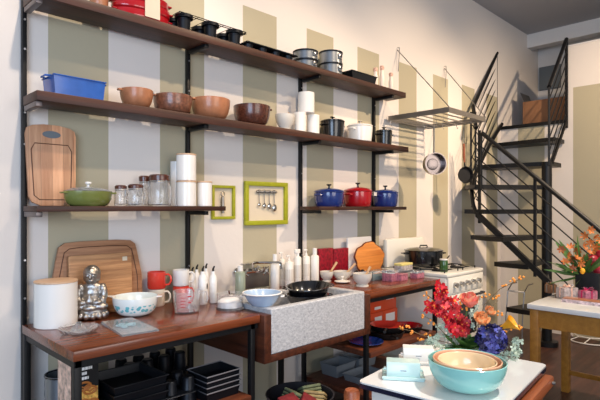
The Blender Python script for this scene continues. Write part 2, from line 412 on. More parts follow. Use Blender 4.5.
# faucet
fx = x_at(262, 2.56); fz = 1.17
f = thing('wall_faucet', 'chrome wall-mounted faucet with two cross handles over the stone sink', 'faucet', (x_at(249, 2.60), WY, 0))
zt = z_of(271, f.location.x, 2.58); zs = z_of(265, f.location.x, 2.5)
G().cyl((-.09, -.005, zt), (-.09, -.075, zt), .012).cyl((.09, -.005, zt), (.09, -.075, zt), .012)\
   .tube([(-.09, -.065, zt), (0, -.065, zt), (.09, -.065, zt)], .013).cyl((-.09, -.0045, zt), (-.09, -.012, zt), .026).cyl((.09, -.0045, zt), (.09, -.012, zt), .026)\
   .obj('valve_body', m_chrome, f)
G().tube([(0, -.065, zt), (0, -.065, zs), (.0, -.075, zs+.012), (.02, -.12, zs+.014), (.11, -.19, zs+.014), (.125, -.2, zs+.008), (.128, -.202, zs-.03)], .009).obj('spout', m_chrome, f)
for sx in (-.09, .09):
    h = G(); h.cyl((sx, -.075, zt), (sx, -.1, zt), .01)
    for k in range(4):
        a = PI/4+k*PI/2; h.cyl((sx, -.095, zt), (sx+.03*math.cos(a), -.095, zt+.03*math.sin(a)), .005); h.sph((sx+.03*math.cos(a), -.095, zt+.03*math.sin(a)), .008, 8)
    h.obj('handle', m_chrome, f)
G().box(-.05, .075, -.05, -.035, zs+.002, zs+.006).box(-.05, .075, -.035, -.0045, zs+.002, zs+.005).obj('soap_shelf', m_chrome, f)
g = G().box(x_at(244, WY), x_at(269, WY), WY-.003, WY-.0005, .905, z_of(268, 2.2, WY))
tag(g.obj('splash_plate', m_brush), 'low brushed metal splash plate on the wall behind the faucet', 'splash plate')
# ================================================================== ITEM MAKERS
def bowl(name, label, cat, X, Y, z, r, h, m, foot=.5, t=.005, curve=2.0, group=None, lip=None, mi=None, seg=40):
    g = G().lathe(shell(r, h, t, foot, curve), seg, 0)
    if lip:     # small pouring lip or ear
        a = lip; g.box(r-.012, r+.02, -.012, .012, h-.014, h-.002, bv=.004, M=Matrix.Rotation(a, 4, 'Z'))
    o = g.obj(name, m, None, (X, Y, z)); tag(o, label, cat, group); return o
def dutch(label, X, Y, z, r, h, mb, ml=None, knob=None, group=None, oval=1.0, hfrac=.72, name='dutch_oven', cat='pot', loops=True):
    t = thing(name, label, cat, (X, Y, z), 0, group); ml = ml or mb; knob = knob or m_blk
    hb = h*hfrac; hl = h*(1-hfrac)*.55; hk = h-hb-hl
    G().lathe([(0, 0), (r*.82, 0), (r*.9, r*.07), (r*.95, hb*.35), (r, hb*.85), (r, hb), (r-.006, hb), (r*.93, hb*.35), (r*.8, .006), (0, .006)], 40, sx=oval).obj('body', mb, t)
    pr = [(0, hb+.002), (r-.006, hb+.002), (r+.002, hb+.003), (r+.003, hb+.010), (r*.93, hb+.012+hl*.2), (r*.6, hb+hl*.8), (r*.25, hb+hl), (0, hb+hl)]
    G().lathe(pr, 40, sx=oval).obj('lid', ml, t)
    G().lathe([(0, hb+hl), (.008, hb+hl), (.007, hb+hl+hk*.55), (.02, hb+hl+hk*.75), (.019, hb+hl+hk), (0, hb+hl+hk+.002)], 20).obj('knob', knob, t)
    if loops:
        for s in (-1, 1):
            x = s*r*oval; z0 = hb*.8
            G().tube([(x-s*.006, -.032, z0), (x+s*.014, -.028, z0+.002), (x+s*.02, 0, z0+.004), (x+s*.014, .028, z0+.002), (x-s*.006, .032, z0)], .006).obj('side_handle', mb, t)
    return t
def canister(label, X, Y, z, r, h, lid=True, group=None, m=None):
    t = thing('canister', label, 'canister', (X, Y, z), 0, group)
    hl = .008 if lid else 0
    G().lathe([(0, 0), (r-.003, 0), (r, .003), (r, h-hl-.001), (r-.004, h-hl-.001), (r-.004, .006), (0, .006)], 40).obj('body', m or m_ceramic, t)
    if lid: G().lathe([(0, h-hl), (r+.001, h-hl), (r+.001, h-.001), (r-.002, h), (0, h)], 40).obj('lid', m_lidwood, t)
    return t
def clip_jar(label, X, Y, z, r, h, group):
    t = thing('clip_jar', label, 'jar', (X, Y, z), 0, group)
    hb = h*.8; rn = r*.84
    G().lathe([(0, 0), (r*.9, 0), (r, .01), (r, hb*.72), (rn, hb*.9), (rn, hb), (rn-.003, hb), (rn-.003, hb*.9), (r-.004, hb*.7), (r-.004, .012), (0, .008)], 32).obj('jar_body', m_glass, t)
    G().lathe([(0, hb+.002), (rn+.002, hb+.002), (rn+.003, h-.006), (rn-.004, h), (0, h-.002)], 32).obj('lid', m_terra3, t)
    g = G(); g.tube([(rn*math.cos(a)*1.06, rn*math.sin(a)*1.06, hb-.004) for a in [2*PI*k/24 for k in range(24)]], .0018, 6, closed=True)
    g.tube([(-.01, -rn*1.06, hb-.02), (-.012, -rn*1.1, hb-.035), (.0, -rn*1.13, hb-.042), (.012, -rn*1.1, hb-.035), (.01, -rn*1.02, hb+.004)], .002, 6)
    g.obj('wire_clip', m_brush, t); return t
def mug(label, X, Y, z, r, h, m, rz=0, group=None):
    t = thing('mug', label, 'mug', (X, Y, z), rz, group)
    G().lathe([(0, 0), (r-.005, 0), (r, .006), (r, h), (r-.004, h), (r-.005, .008), (0, .006)], 32).obj('body', m, t)
    G().tube([(r-.003, 0, h*.82), (r+.015, 0, h*.84), (r+.028, 0, h*.7), (r+.03, 0, h*.45), (r+.02, 0, h*.24), (r-.003, 0, h*.2)], .0055).obj('handle', m, t)
    return t
def box_part(g, *a, **k): return g.box(*a, **k)
# ================================================================== SHELF 1 (top)
def S(p0, p1, pt, z, Y=2.5): X, r, h = fit(p0, p1, pt, Y, z); return X, Y, z, r, h
X, Y, z, r, h = S(90, 108, 0, Z1)
bowl('tan_bowl', 'small tan bowl at the far left of the top shelf, cut by the picture edge', 'bowl', X, Y, z, r, .075, m_terra)
X, Y, z, r, h = S(113, 170, 0, Z1, 2.497)
def oval_dish(label, zz, rr, m):
    t = thing('oval_baking_dish', label, 'dish', (X, Y, zz), 0, 'red oval baking dishes on the top shelf')
    G().lathe(pot(rr, .042, .005, .014), 40, sy=.58).obj('body', m, t)
    for s in (-1, 1): G().box(s*rr-.014, s*rr+.014, -.03, .03, .032, .041, bv=.004).obj('handle', m, t)
    return t
rr = .142
oval_dish('lower red oval baking dish banded with cream paper on the top shelf', Z1, rr+.015, m_red)
oval_dish('middle red oval baking dish of the banded stack on the top shelf', Z1+.044, rr+.02, m_red)
oval_dish('uppermost red oval baking dish, half out of the picture on the top shelf', Z1+.088, rr+.012, m_red)
g = G().box(X-.03, X+.055, Y-.0975, Y-.0955, Z1+.008, Z1+.128)
tag(g.obj('paper_band', m_paper), 'cream paper band around the stack of red oval dishes', 'label')
# popover pan
X0 = x_at(170, 2.5); X1 = x_at(236, 2.5)
t = thing('popover_pan', 'black popover pan with tall cups joined by wire on the top shelf', 'baking pan', ((X0+X1)/2, 2.5, Z1))
L = (X1-X0)/2
for cx in (-L+.055, 0, L-.055):
    for cy in (-.055, .05):
        G().lathe([(0, 0), (.032, 0), (.038, .07), (.052, .072), (.052, .09), (.036, .09), (.03, .004), (0, .004)], 28).obj('cup', m_nonstick, t, (cx, cy, 0))
g = G()
for zz in (.078, .088): g.tube([(-L, -.1, zz), (L, -.1, zz), (L, .1, zz), (-L, .1, zz)], .0025, 6, closed=True)
for k in range(9): xx = -L+2*L*k/8; g.tube([(xx, -.1, .083), (xx, .1, .083)], .002, 6)
g.obj('wire_frame', m_blk, t)
# upturned muffin tin
X0 = x_at(238, 2.49); X1 = x_at(288, 2.49)
t = thing('muffin_tin', 'dark muffin tin lying cups down on the top shelf', 'baking pan', ((X0+X1)/2, 2.49, Z1))
L = (X1-X0)/2
g = G().box(-L, L, -.09, .09, .032, .038, bv=.003).tube([(-L, -.09, .036), (L, -.09, .036), (L, .09, .036), (-L, .09, .036)], .005, 6, closed=True); g.obj('tray', m_nonstick, t)
for k in range(4):
    for cy in (-.045, .045):
        G().lathe([(0, 0), (.026, 0), (.034, .034), (0, .034)], 24).obj('cup', m_nonstick, t, (-L+.045+k*(2*L-.09)/3, cy, 0))
def springform(label, X, Y, z, r, h):
    t = thing('springform_pan', label, 'baking pan', (X, Y, z), 0, 'springform pans on the top shelf')
    G().lathe([(0, 0), (r+.004, 0), (r+.004, .008), (r, .01), (r, h-.005), (r+.003, h-.004), (r+.003, h), (r-.002, h), (r-.003, .006), (0, .005)], 40).obj('ring', m_tin, t)
    G().lathe([(r+.0035, h-.012), (r+.0045, h-.001), (r-.003, h+.001)], 40).obj('rim', m_nonstick, t)
    G().box(-.012, .022, -r-.010, -r-.001, h*.3, h*.75, bv=.002).obj('clasp', m_chrome, t); return t
X, Y, z, r, h = S(293, 318, 48, Z1, 2.505); hh = h/2
springform('lower springform pan of the left stack beside the muffin tin', X, Y, z, r-.008, hh-.001)
springform('upper springform pan of the left stack beside the muffin tin', X, Y, z+hh, r-.002, hh-.001)
X, Y, z, r, h = S(318.5, 343, 49, Z1, 2.505); hh = h/2
springform('lower springform pan of the right stack next to the loaf pan', X, Y, z, r-.006, hh-.001)
springform('upper springform pan of the right stack next to the loaf pan', X, Y, z+hh, r-.006, hh-.001)
def loafpan(name, label, X, Y, z, L, W, h, m, rz=0, group=None, flare=.85, rim=None, ears=False):
    t = thing(name, label, 'baking pan', (X, Y, z), rz, group); g = G()
    def ring(l, w, zz): return [(-l, -w, zz), (l, -w, zz), (l, w, zz), (-l, w, zz)]
    a = ring(L*flare, W*flare, 0); b = ring(L, W, h); c = ring(L-.004, W-.004, h); d = ring(L*flare-.003, W*flare-.003, .004)
    vs = a+b+c+d; fs = [[3, 2, 1, 0], [12, 13, 14, 15]]
    for o1 in (0, 4, 8):
        for k in range(4): k2 = (k+1) % 4; fs.append([o1+k, o1+k2, o1+4+k2, o1+4+k])
    g.add(vs, fs); g.obj('pan_body', m, t)
    g = G(); g.tube([(x*1.02, y*1.03, h) for x, y, _ in b], .0035, 6, closed=True)
    if ears:
        for s in (-1, 1): g.tube([(s*L, -W*.5, h), (s*(L+.022), -W*.35, h), (s*(L+.022), W*.35, h), (s*L, W*.5, h)], .005, 6)
    g.obj('rim', rim or m, t); return t
X0 = x_at(346, 2.5); X1 = x_at(371, 2.5)
loafpan('loaf_pan', 'dark loaf pan near the right end of the top shelf', (X0+X1)/2, 2.5, Z1, (X1-X0)/2, .06, .075, m_nonstick)
for i, (px, pt, lb) in enumerate([(375.5, 68, 'slim glass bottle with pinkish stopper, nearest the loaf pan on the top shelf'), (382, 66, 'tallest slim glass bottle with speckled pink stopper on the top shelf'), (391, 73, 'slim glass bottle with pinkish stopper at the right tip of the top shelf')]):
    X = x_at(px, 2.5); h = z_of(pt, X, 2.5)-Z1
    t = thing('glass_bottle', lb, 'bottle', (X, 2.5, Z1), 0, 'slim bottles on the top shelf')
    G().lathe([(0, 0), (.018, 0), (.022, .01), (.021, h*.6), (.015, h*.7), (.015, h*.82), (0, h*.82)], 20).obj('bottle_body', mat('frosted_glass', (236, 220, 208), .3, trans=.15), t)
    G().lathe([(0, h*.82), (.014, h*.82), (.02, h*.92), (.016, h), (0, h)], 14).obj('stopper', m_pinkstop, t)
# ================================================================== SHELF 2
X0 = x_at(42, 2.46); X1 = x_at(104, 2.50); h = z_of(72, x_at(60, 2.46), 2.44)-Z2
loafpan('loaf_dish', 'bright blue rectangular ceramic loaf dish on the second shelf', (X0+X1)/2, 2.482, Z2, (X1-X0)/2-.034, .075, .088, m_blue_bright, ears=True, flare=.94)
for p0, p1, pt, m, lb, ft, nm in [(119, 151, 87.5, m_terra, 'small tan stoneware bowl beside the blue loaf dish', .5, 'stoneware_bowl'),
        (152, 190, 93, m_terra2, 'shallow brown speckled stoneware bowl between two tan bowls', .72, 'stoneware_bowl'),
        (190, 228, 96.5, m_terra, 'tan stoneware bowl with a deeper side, left of the dark brown bowl', .6, 'stoneware_bowl'),
        (229, 271, 103, m_terra3, 'wide dark brown speckled bowl left of the white mortar', .62, 'stoneware_bowl')]:
    X, Y, z, r, h = S(p0, p1, pt, Z2, 2.497)
    r = min(r, .118); Y = 2.478
    bowl(nm, lb, 'bowl', X, Y, z, r, h, m, ft, .006, 2.0, 'stoneware bowls on the second shelf', lip=PI if p0 != 229 else -.3)
X, Y, z, r, h = S(275, 295, 113, Z2, 2.49)
tag(G().lathe([(0, 0), (r*.62, 0), (r*.6, .01), (r*.5, .014)]+[(r*(.5+.5*math.sin(a)), .014+(h-.014)*a/(PI/2)) for a in (.35, .7, 1.05, 1.3, PI/2)]+[(r-.007, h), (r*.6, h*.4), (0, h*.3)], 32).obj('mortar', m_stoneware, None, (X, Y, z)), 'small white footed mortar on the second shelf', 'mortar')
G2 = G().tube([(X-.0, Y, z+h*.5), (X+.03, Y-.01, z+h+.015)], [.007, .009]); tag(G2.obj('pestle', m_pestle), 'wooden pestle standing in the white mortar on the second shelf', 'pestle')
Xa, Y, z, ra, ha = S(294, 306, 111.5, Z2, 2.49); canister('white lidless canister at lower left of the pyramid on the second shelf', Xa, Y, z, ra, ha, False, 'white canisters on the second shelf')
Xb, Y, z, rb, hb = S(307, 319.5, 113, Z2, 2.49); canister('white lidless canister at lower right of the pyramid on the second shelf', Xb, Y, z, rb, ha, False, 'white canisters on the second shelf')
Xc, Y, z, rc, hc = S(298, 314.5, 91, Z2, 2.49); canister('white canister standing on top of the two others on the second shelf', Xc, Y, Z2+ha+.002, rc, hc-ha-.002, False, 'white canisters on the second shelf')
X, Y, z, r, h = S(320, 345, 114.5, Z2, 2.495); dutch('black dutch oven beside the white canisters on the second shelf', X, Y, z, min(r, .09), h, m_blk)
X, Y, z, r, h = S(346, 373.5, 119, Z2, 2.497); dutch('white lidded casserole pot between two black pots', X, Y, z, min(r, .102), h, m_ceramic, knob=m_chrome)
X, Y, z, r, h = S(376, 392, 126, Z2, 2.49)
t = dutch('small black pot at the right end of the second shelf', X, Y, z, r, h, m_blk)
# ================================================================== SHELF 3 left
def leaning_board(name, label, pts, thick, m, loc, tilt, rim=None, hole=None, groove=None):
    t = thing(name, label, 'cutting board', loc)
    M = Matrix.Rotation(tilt, 4, 'X')
    g = G().prism(pts, -thick, 0, 0, M, bv=.003)
    o = g.obj('board', m, t)
    if groove: G().tube([M @ Vector((x, -thick-.0005, z)) for x, z in groove], .0022, 6, closed=True).obj('juice_groove', m_groove, t)
    return t, M
def rrect(w, h, r, n=6, x0=0, z0=0):
    P = []
    for cx, cz, a0 in ((w/2-r, h-r, 0), (-w/2+r, h-r, PI/2), (-w/2+r, r, PI), (w/2-r, r, 3*PI/2)):
        for k in range(n+1): a = a0+PI/2*k/n; P.append((x0+cx+r*math.cos(a), z0+cz+r*math.sin(a)))
    return P
Yb = 2.51
X0 = x_at(26.5, Yb+.05); X1 = x_at(77.5, Yb+.05); Hb = z_of(125, x_at(50, 2.585), 2.585)-Z3
W = X1-X0
pts = []
for k in range(9): a = PI*k/8*.5; pts.append((W/2-.03+.03*math.cos(a)*1-.0, Hb-.045+.03*math.sin(a)))
pts = [(W*.46, .045), (W*.5, Hb-.05), (W*.47, Hb-.022), (W*.36, Hb-.008), (W*.15, Hb), (-W*.15, Hb), (-W*.36, Hb-.008), (-W*.47, Hb-.022), (-W*.5, Hb-.05), (-W*.46, .045), (-W*.40, .018), (-W*.24, .0), (W*.24, 0), (W*.4, .018)]
gv = [(W*.36, .05), (W*.40, Hb*.68), (W*.33, Hb*.76), (-W*.33, Hb*.76), (-W*.40, Hb*.68), (-W*.36, .05), (-W*.26, .03), (W*.26, .03)]
t, M = leaning_board('cutting_board', 'striped maple cutting board with oval handle hole at the left of the third shelf', pts, .018, m_board, ((X0+X1)/2, 2.575, Z3), -.06, groove=gv)
g = G(); g.lathe([(0, -.001), (.042, -.001), (.042, .0015), (0, .0015)], 24, 0, M @ Matrix.Translation((0, -.0185, Hb-.048)) @ Matrix.Rotation(PI/2, 4, 'X'), sy=.42)
hh = g.obj('handle_hole', m_panel, t)
X, Y, z, r, h = S(64.5, 112, 176, Z3, 2.462)
r = .104
t = thing('green_casserole', 'oval green enamel casserole with a glass lid and white knob on the third shelf', 'casserole', (X, Y, z))
hb = .072
G().lathe([(0, 0), (r*.7, 0), (r*.86, .012), (r*.97, .035), (r, hb), (r-.005, hb), (r*.9, .03), (r*.68, .006), (0, .006)], 40, sx=1.1, sy=.84).obj('body', m_green, t)
for s in (-1, 1): G().box(s*r*1.1-.012, s*r*1.1+.018, -.03, .03, hb-.012, hb-.003, bv=.004).obj('handle', m_green, t)
G().lathe([(0, hb+.024), (r*.3, hb+.022), (r*.7, hb+.014), (r*.95, hb+.003), (r, hb+.001), (r*.95, hb+.0005), (r*.7, hb+.011), (r*.3, hb+.019), (0, hb+.021)], 40, sx=1.1, sy=.84).obj('lid', m_glass_thin, t)
g = G().lathe([(0, hb+.023), (.007, hb+.023), (.006, hb+.032), (.015, hb+.038), (.014, hb+.046), (0, hb+.048)], 20); g.obj('knob', m_ceramic, t)
for p0, p1, pt, yy, lb in [(114.5, 127, 185, 2.47, 'small clip-top glass jar next to the green casserole'), (127.5, 144, 184, 2.45, 'squat clip-top glass jar in front of a taller one'),
                       (138.5, 150, 175.5, 2.555, 'medium clip-top glass jar standing behind the squat one'), (148, 171, 174, 2.47, 'largest clip-top glass jar left of the white canisters')]:
    X, Y, z, r, h = S(p0, p1, pt, Z3, yy); clip_jar(lb, X, Y, z, r, h, 'clip-top glass jars on the third shelf')
X, Y, z, r, h = S(170.5, 184, 161, Z3, 2.57); canister('tall narrow white canister half hidden behind the stacked pair', X, Y, z, r, h, False, 'white canisters on the third shelf')
X, Y, z, r, h1 = S(176.5, 196, 180.5, Z3, 2.485); canister('lower white canister of the stacked pair with wooden lid', X, Y, z, r, h1, True, 'white canisters on the third shelf')
_, _, _, _, h2 = S(176.5, 196, 153, Z3, 2.485); canister('upper white canister of the stacked pair with wooden lid', X, Y, Z3+h1+.001, r, h2-h1-.001, True, 'white canisters on the third shelf')
X, Y, z, r, h = S(197, 212, 181, Z3, 2.485); canister('white canister with wooden lid standing alone at the shelf end', X, Y, z, r, h, True, 'white canisters on the third shelf')
# SHELF 3 right
for p0, p1, pt, m, lb in [(314, 344, 183.5, m_blue, 'blue enamel dutch oven left of the red one'), (341.5, 374, 182, m_red, 'red enamel dutch oven with a white tag between two blue pots'), (372.5, 398, 185, m_blue, 'smaller blue enamel pot at the right end of the third shelf')]:
    X, Y, z, r, h = S(p0, p1, pt, Z3, 2.476)
    t = dutch(lb, X, Y, z, min(r, .112), h, m, group='enamel pots on the right third shelf', hfrac=.62)
    if m is m_red:
        G().box(.0, .075, -r*.93-.014, -r*.93-.012, h*.45, h*.6, M=Matrix.Rotation(.35, 4, 'Z')).obj('price_tag', m_ceramic, t)
# ================================================================== FRAMES
def frame(label, p0, p1, pt, pb, wd):
    X0 = x_at(p0, WY-.01); X1 = x_at(p1, WY-.01); xc = (X0+X1)/2; zt_ = z_of(pt, x_at(p0, WY), WY); zb = z_of(pb, x_at(p1, WY), WY)
    t = thing('picture_frame', label, 'frame', (xc, WY, zb)); w = (X1-X0)/2; h = zt_-zb; g = G()
    for a in ((-w, w, 0, wd), (-w, w, h-wd, h)): g.box(a[0], a[1], -.022, -.001, a[2], a[3], bv=.003)
    for a in ((-w, -w+wd), (w-wd, w)): g.box(a[0], a[1], -.022, -.001, wd*.9, h-wd*.9, bv=.003)
    g.obj('frame_border', m_lime, t)
    G().box(-w+wd*.8, w-wd*.8, -.004, -.001, wd*.8, h-wd*.8).obj('backing', mat('pale_backing', (214, 200, 176), .8), t)
    return t, w, h
t, w, h = frame('small lime green frame on the wall holding a bottle opener', 211.5, 234.5, 185, 219, .018)
o = thing('bottle_opener', 'silver bottle opener hanging inside the small lime frame', 'opener', (t.location.x-.01, WY-.018, t.location.z))
G().tube([(.014*math.cos(a), 0, h*.74+.014*math.sin(a)) for a in [2*PI*k/16 for k in range(16)]], .003, 6, closed=True).obj('ring', m_chrome, o)
G().tube([(0, 0, h*.66), (0, 0, h*.35), (.0, 0, h*.18)], [.009, .012, .01]).obj('grip', m_brush, o)
t, w, h = frame('large lime green frame on the striped wall holding four measuring spoons', 244.5, 287, 181, 224, .03)
for k in range(4):
    xx = t.location.x-.07+k*.046; L = [.062, .07, .074, .085][k]; zz = t.location.z+h*.72
    s = thing('measuring_spoon', ['leftmost and smallest of the four measuring spoons', 'second measuring spoon from the left', 'third measuring spoon from the left', 'rightmost and largest of the four measuring spoons'][k]+' in the lime frame', 'spoon', (xx, WY-.014, zz), 0, 'measuring spoons in the lime frame')
    G().tube([(0, 0, .012), (0, 0, -L)], .003, 6).obj('handle', m_brush, s)
    g = G(); 
    for q in (-1, 0, 1): g.sph((q*.015, 0, .014+.004*(q == 0)), .011, 10)
    g.obj('ornament', m_brush, s)
    G().sph((0, -.002, -L-.012), .011+.003*k, 14, sc=(1, .5, 1.35)).obj('spoon_bowl', m_chrome, s)
# ================================================================== COUNTER LEFT ITEMS
X, Y, r, h = *put(35, 77, 329, 275, ZT, ymax=2.56)[:3], 0
h = z_of(280, X, Y)-ZT; r -= .005
canister('large white canister with pale wooden lid on the left worktop', X, Y, ZT, r, h, True)
# boards
def plate(p0, p1, ptop, Y, tilt, z=ZT):
    X0 = x_at(p0, Y); X1 = x_at(p1, Y); xc = (X0+X1)/2; return xc, X1-X0, z_of(ptop, xc, Y)-z
xc, W, H = plate(50, 141, 240.5, 2.60, 0)
pts = [(W*.5, 0), (W*.49, H*.5), (W*.44, H*.82), (W*.42, H*.93), (W*.36, H*.985), (W*.2, H), (-W*.2, H), (-W*.36, H*.985), (-W*.42, H*.93), (-W*.44, H*.82), (-W*.49, H*.5), (-W*.5, 0)]
gv = [(x*.88, H*.04+z*.88) for x, z in pts]
leaning_board('cutting_board', 'big brown cutting board with a juice groove leaning on the wall behind the silver figure', pts, .02, m_board_b, (xc, 2.592, ZT), -.05, groove=gv)
xc, W, H = plate(68, 131, 254, 2.57, 0)
t, M = leaning_board('cutting_board', 'smaller oak cutting board in front of the big brown board', rrect(W, H, .01), .018, m_board_c, (xc, 2.566, ZT), -.05)
G().box(W*.34, W*.42, -.0195, -.0185, H*.86, H*.93, M=M).obj('label_sticker', m_paper, t)
# silver seated figure
X, Y, r, h = put(75, 108, 318, 264, ZT, .8, ymax=2.56)
h = z_of(265, X, Y)-ZT; k = h/.25
g = G()
def E(x, y, z, sx, sy, sz): g.sph((x*k*.92, y*k, z*k), k, 20, sc=(sx*.92, sy, sz))
E(0, 0, .022, .078, .06, .024); E(0, 0, .04, .074, .056, .02)
for a in range(14): an = 2*PI*a/14; E(.07*math.cos(an), .052*math.sin(an), .02, .014, .014, .016)
E(.043, -.022, .062, .04, .03, .02); E(-.043, -.022, .062, .04, .03, .02); E(0, -.045, .058, .035, .022, .015)
E(0, .005, .085, .045, .036, .04); E(0, .01, .12, .047, .033, .045); E(0, .012, .148, .05, .028, .022)
for s in (-1, 1):
    E(s*.052, .008, .14, .019, .02, .024); E(s*.06, .0, .115, .018, .02, .034); E(s*.056, -.018, .088, .017, .02, .022); E(s*.034, -.04, .082, .024, .016, .014)
E(0, -.048, .09, .02, .014, .018); E(0, -.05, .106, .009, .009, .018)
E(0, .006, .17, .018, .018, .02); E(0, 0, .2, .036, .034, .042); E(0, .012, .21, .043, .036, .04); E(0, .012, .19, .042, .026, .03)
E(0, -.036, .197, .007, .008, .012); E(0, -.032, .213, .024, .006, .004); E(0, -.031, .18, .013, .006, .004)
E(-.014, -.031, .203, .008, .005, .004); E(.014, -.031, .203, .008, .005, .004)
o = g.obj('seated_figurine', m_alum, None, (X, Y, ZT)); o.rotation_euler = (0, 0, -.55)
md = o.modifiers.new('merge', 'REMESH'); md.mode = 'VOXEL'; md.voxel_size = .0022; md.use_smooth_shade = True
ms = o.modifiers.new('soft', 'SMOOTH'); ms.factor = .5; ms.iterations = 2
tag(o, 'silver metal seated statuette with folded hands on the left worktop', 'figurine')
# glass citrus juicer
X, Y, r, h = put(60, 98, 336.5, 318, ZT, .7)
t = thing('citrus_juicer', 'pressed glass citrus juicer dish in front of the big white canister', 'juicer', (X, Y, ZT), .5)
rb = lambda a, z: 1+.02*math.cos(18*a)
G().lathe([(0, 0), (r*.6, 0), (r*.85, .008), (r, .028), (r-.004, .028), (r*.8, .012), (r*.5, .005), (0, .005)], 72, fun=rb).obj('dish', m_glass, t)
G().lathe([(0, .052), (r*.1, .049), (r*.3, .03), (r*.42, .0055), (0, .0055)], 48, fun=lambda a, z: 1+.1*math.cos(10*a)).obj('reamer', m_glass, t)
G().tube([(r*.95, 0, .024), (r+.018, 0, .025), (r+.02, 0, .012), (r*.86, 0, .01)], .004).obj('handle', m_glass, t)
# printed bowl with spout ears
X, Y, r, h = put(112, 159, 317, 290, ZT, .5, ymax=2.535); h = z_of(296, X, Y)-ZT
t = thing('mixing_bowl', 'white glass mixing bowl with turquoise print and pouring ears on the left worktop', 'bowl', (X, Y, ZT), -.75)
G().lathe(shell(r*.94, h, .004, .5, 2.0, 10), 48, fun=None).obj('bowl_body', m_pyrex, t)
for s in (-1, 1):
    G().prism([(r*.9, 0), (r*1.08, .012), (r*1.16, .0), (r*1.08, -.012)] if 0 else [(s*r*.86, h-.006), (s*r*1.14, h-.001), (s*r*1.16, h+.003), (s*r*.92, h+.003)], -.02, .02, bv=.002).obj('pouring_ear', m_ceramic, t)
# clear packet
P = [at_z(101, 323.5, ZT), at_z(131.5, 318.9, ZT), at_z(159, 331.2, ZT), at_z(122, 337, ZT)]
g = G(); vs = [(x, y, ZT+.0005) for x, y in P]+[(x, y, ZT+.009) for x, y in P]
g.add(vs, [[3, 2, 1, 0], [4, 5, 6, 7]]+[[i, (i+1) % 4, 4+(i+1) % 4, 4+i] for i in range(4)])
cx = sum(p[0] for p in P)/4; cy = sum(p[1] for p in P)/4
t = thing('clear_packet', 'flat clear plastic packet of small pale blue moulds on the left worktop', 'packet', (cx, cy, ZT))
g.v = [(v[0]-cx, v[1]-cy, v[2]-ZT) for v in g.v]; g.obj('wrapper', m_glass_thin, t)
g = G()
for _ in range(14): a = random.random()*6.28; q = random.random()**.5*.045; g.tube([(q*math.cos(a)+.012*math.cos(b), q*math.sin(a)*.9+.012*math.sin(b), .0115) for b in [2*PI*k/8 for k in range(8)]], .0018, 5, closed=True)
g.obj('mould_shapes', mat('pale_blue_print', (160, 190, 200), .4), t)
# mugs
Y = 2.55
Xm = x_at(156.5, Y); Xn = x_at(181, Y); mh = .098
mh = (z_of(271, Xm, Y)-ZT)/2
mug('cream mug under the red mug, beside the printed bowl', Xm, Y, ZT, .046, mh-.002, m_cream, -.7, 'stacked mugs')
mug('red mug on top of the cream mug by the wall', Xm, Y, ZT+mh, .05, mh-.004, m_red_mug, -.7, 'stacked mugs')
mug('red mug under the white mug, seen through the measuring cup', Xn, Y, ZT, .046, mh-.002, m_red_mug, -.7, 'stacked mugs')
mug('white mug on top of a red mug by the oil bottles', Xn, Y, ZT+mh, .048, mh-.006, m_ceramic, -.7, 'stacked mugs')
# measuring cup
X, Y, r, h = put(173, 201, 314.5, 288.5, ZT); Y -= 0
t = thing('measuring_cup', 'clear glass measuring cup with red markings near the worktop front', 'measuring cup', (X, Y, ZT), -.5)
G().lathe([(0, 0), (r*.82, 0), (r*.86, .004), (r, h), (r-.004, h), (r*.82, .008), (0, .006)], 40).obj('cup_body', m_glass, t)
G().tube([(r-.004, .0, h*.88), (r+.03, 0, h*.92), (r+.034, 0, h*.6), (r+.028, 0, h*.4)], .006).obj('handle', m_glass, t)
g = G()
for q in range(4):
    Mx = Matrix.Rotation(-2.0-.0, 4, 'Z'); zz = h*(.3+.15*q); rr_ = r*(.86+.14*zz/h)+.0012
    for a in (0, .12, .24): 
        an = -2.05+a; g.box(rr_-.0006, rr_+.0002, -.0045, .0045, zz, zz+.003, M=Matrix.Rotation(an, 4, 'Z'))
    if q % 2: g.box(rr_-.0006, rr_+.0002, -.009, .009, zz+.006, zz+.012, M=Matrix.Rotation(-1.45, 4, 'Z'))
g.obj('red_scale', mat('red_print', (190, 20, 40), .5), t)
# oil bottles
for p0, p1, pb, pt, lb in [(184.5, 190, 291, 266, 'white oil bottle standing farthest left behind the white mug'), (188.5, 196, 297, 267, 'white oil bottle just behind the measuring cup'), (193.5, 200, 291, 264.5, 'white oil bottle at the back with the tallest spout'),
          (198, 207.5, 305, 266, 'white oil bottle with a black mark standing in front'), (203, 209, 293, 263.5, 'white oil bottle half hidden behind the one with a black mark'), (209.3, 217, 303.5, 266, 'white oil bottle at the right next to the glass of salt')]:
    X, Y, r, h = put(p0, p1, pb, pt, ZT, ymax=2.59); h = z_of(pt, X, Y)-ZT
    t = thing('oil_bottle', lb, 'bottle', (X, Y, ZT), 0, 'white oil bottles on the left worktop')
    hb = h*.86
    G().lathe([(0, 0), (r-.003, 0), (r, .004), (r, hb*.76), (r*.8, hb*.86), (r*.5, hb*.91), (r*.48, hb), (0, hb)], 28).obj('bottle_body', m_ceramic, t)
    G().tube([(0, 0, hb), (0, 0, hb+h*.06), (.006, -.004, h)], [.007, .006, .004]).obj('spout', m_steel_blk, t)
    if p0 == 198: G().sph((r*.45, -r*.86, hb*.55), .009, 12, sc=(.7, .35, 2.0)).obj('black_mark', m_black, t)
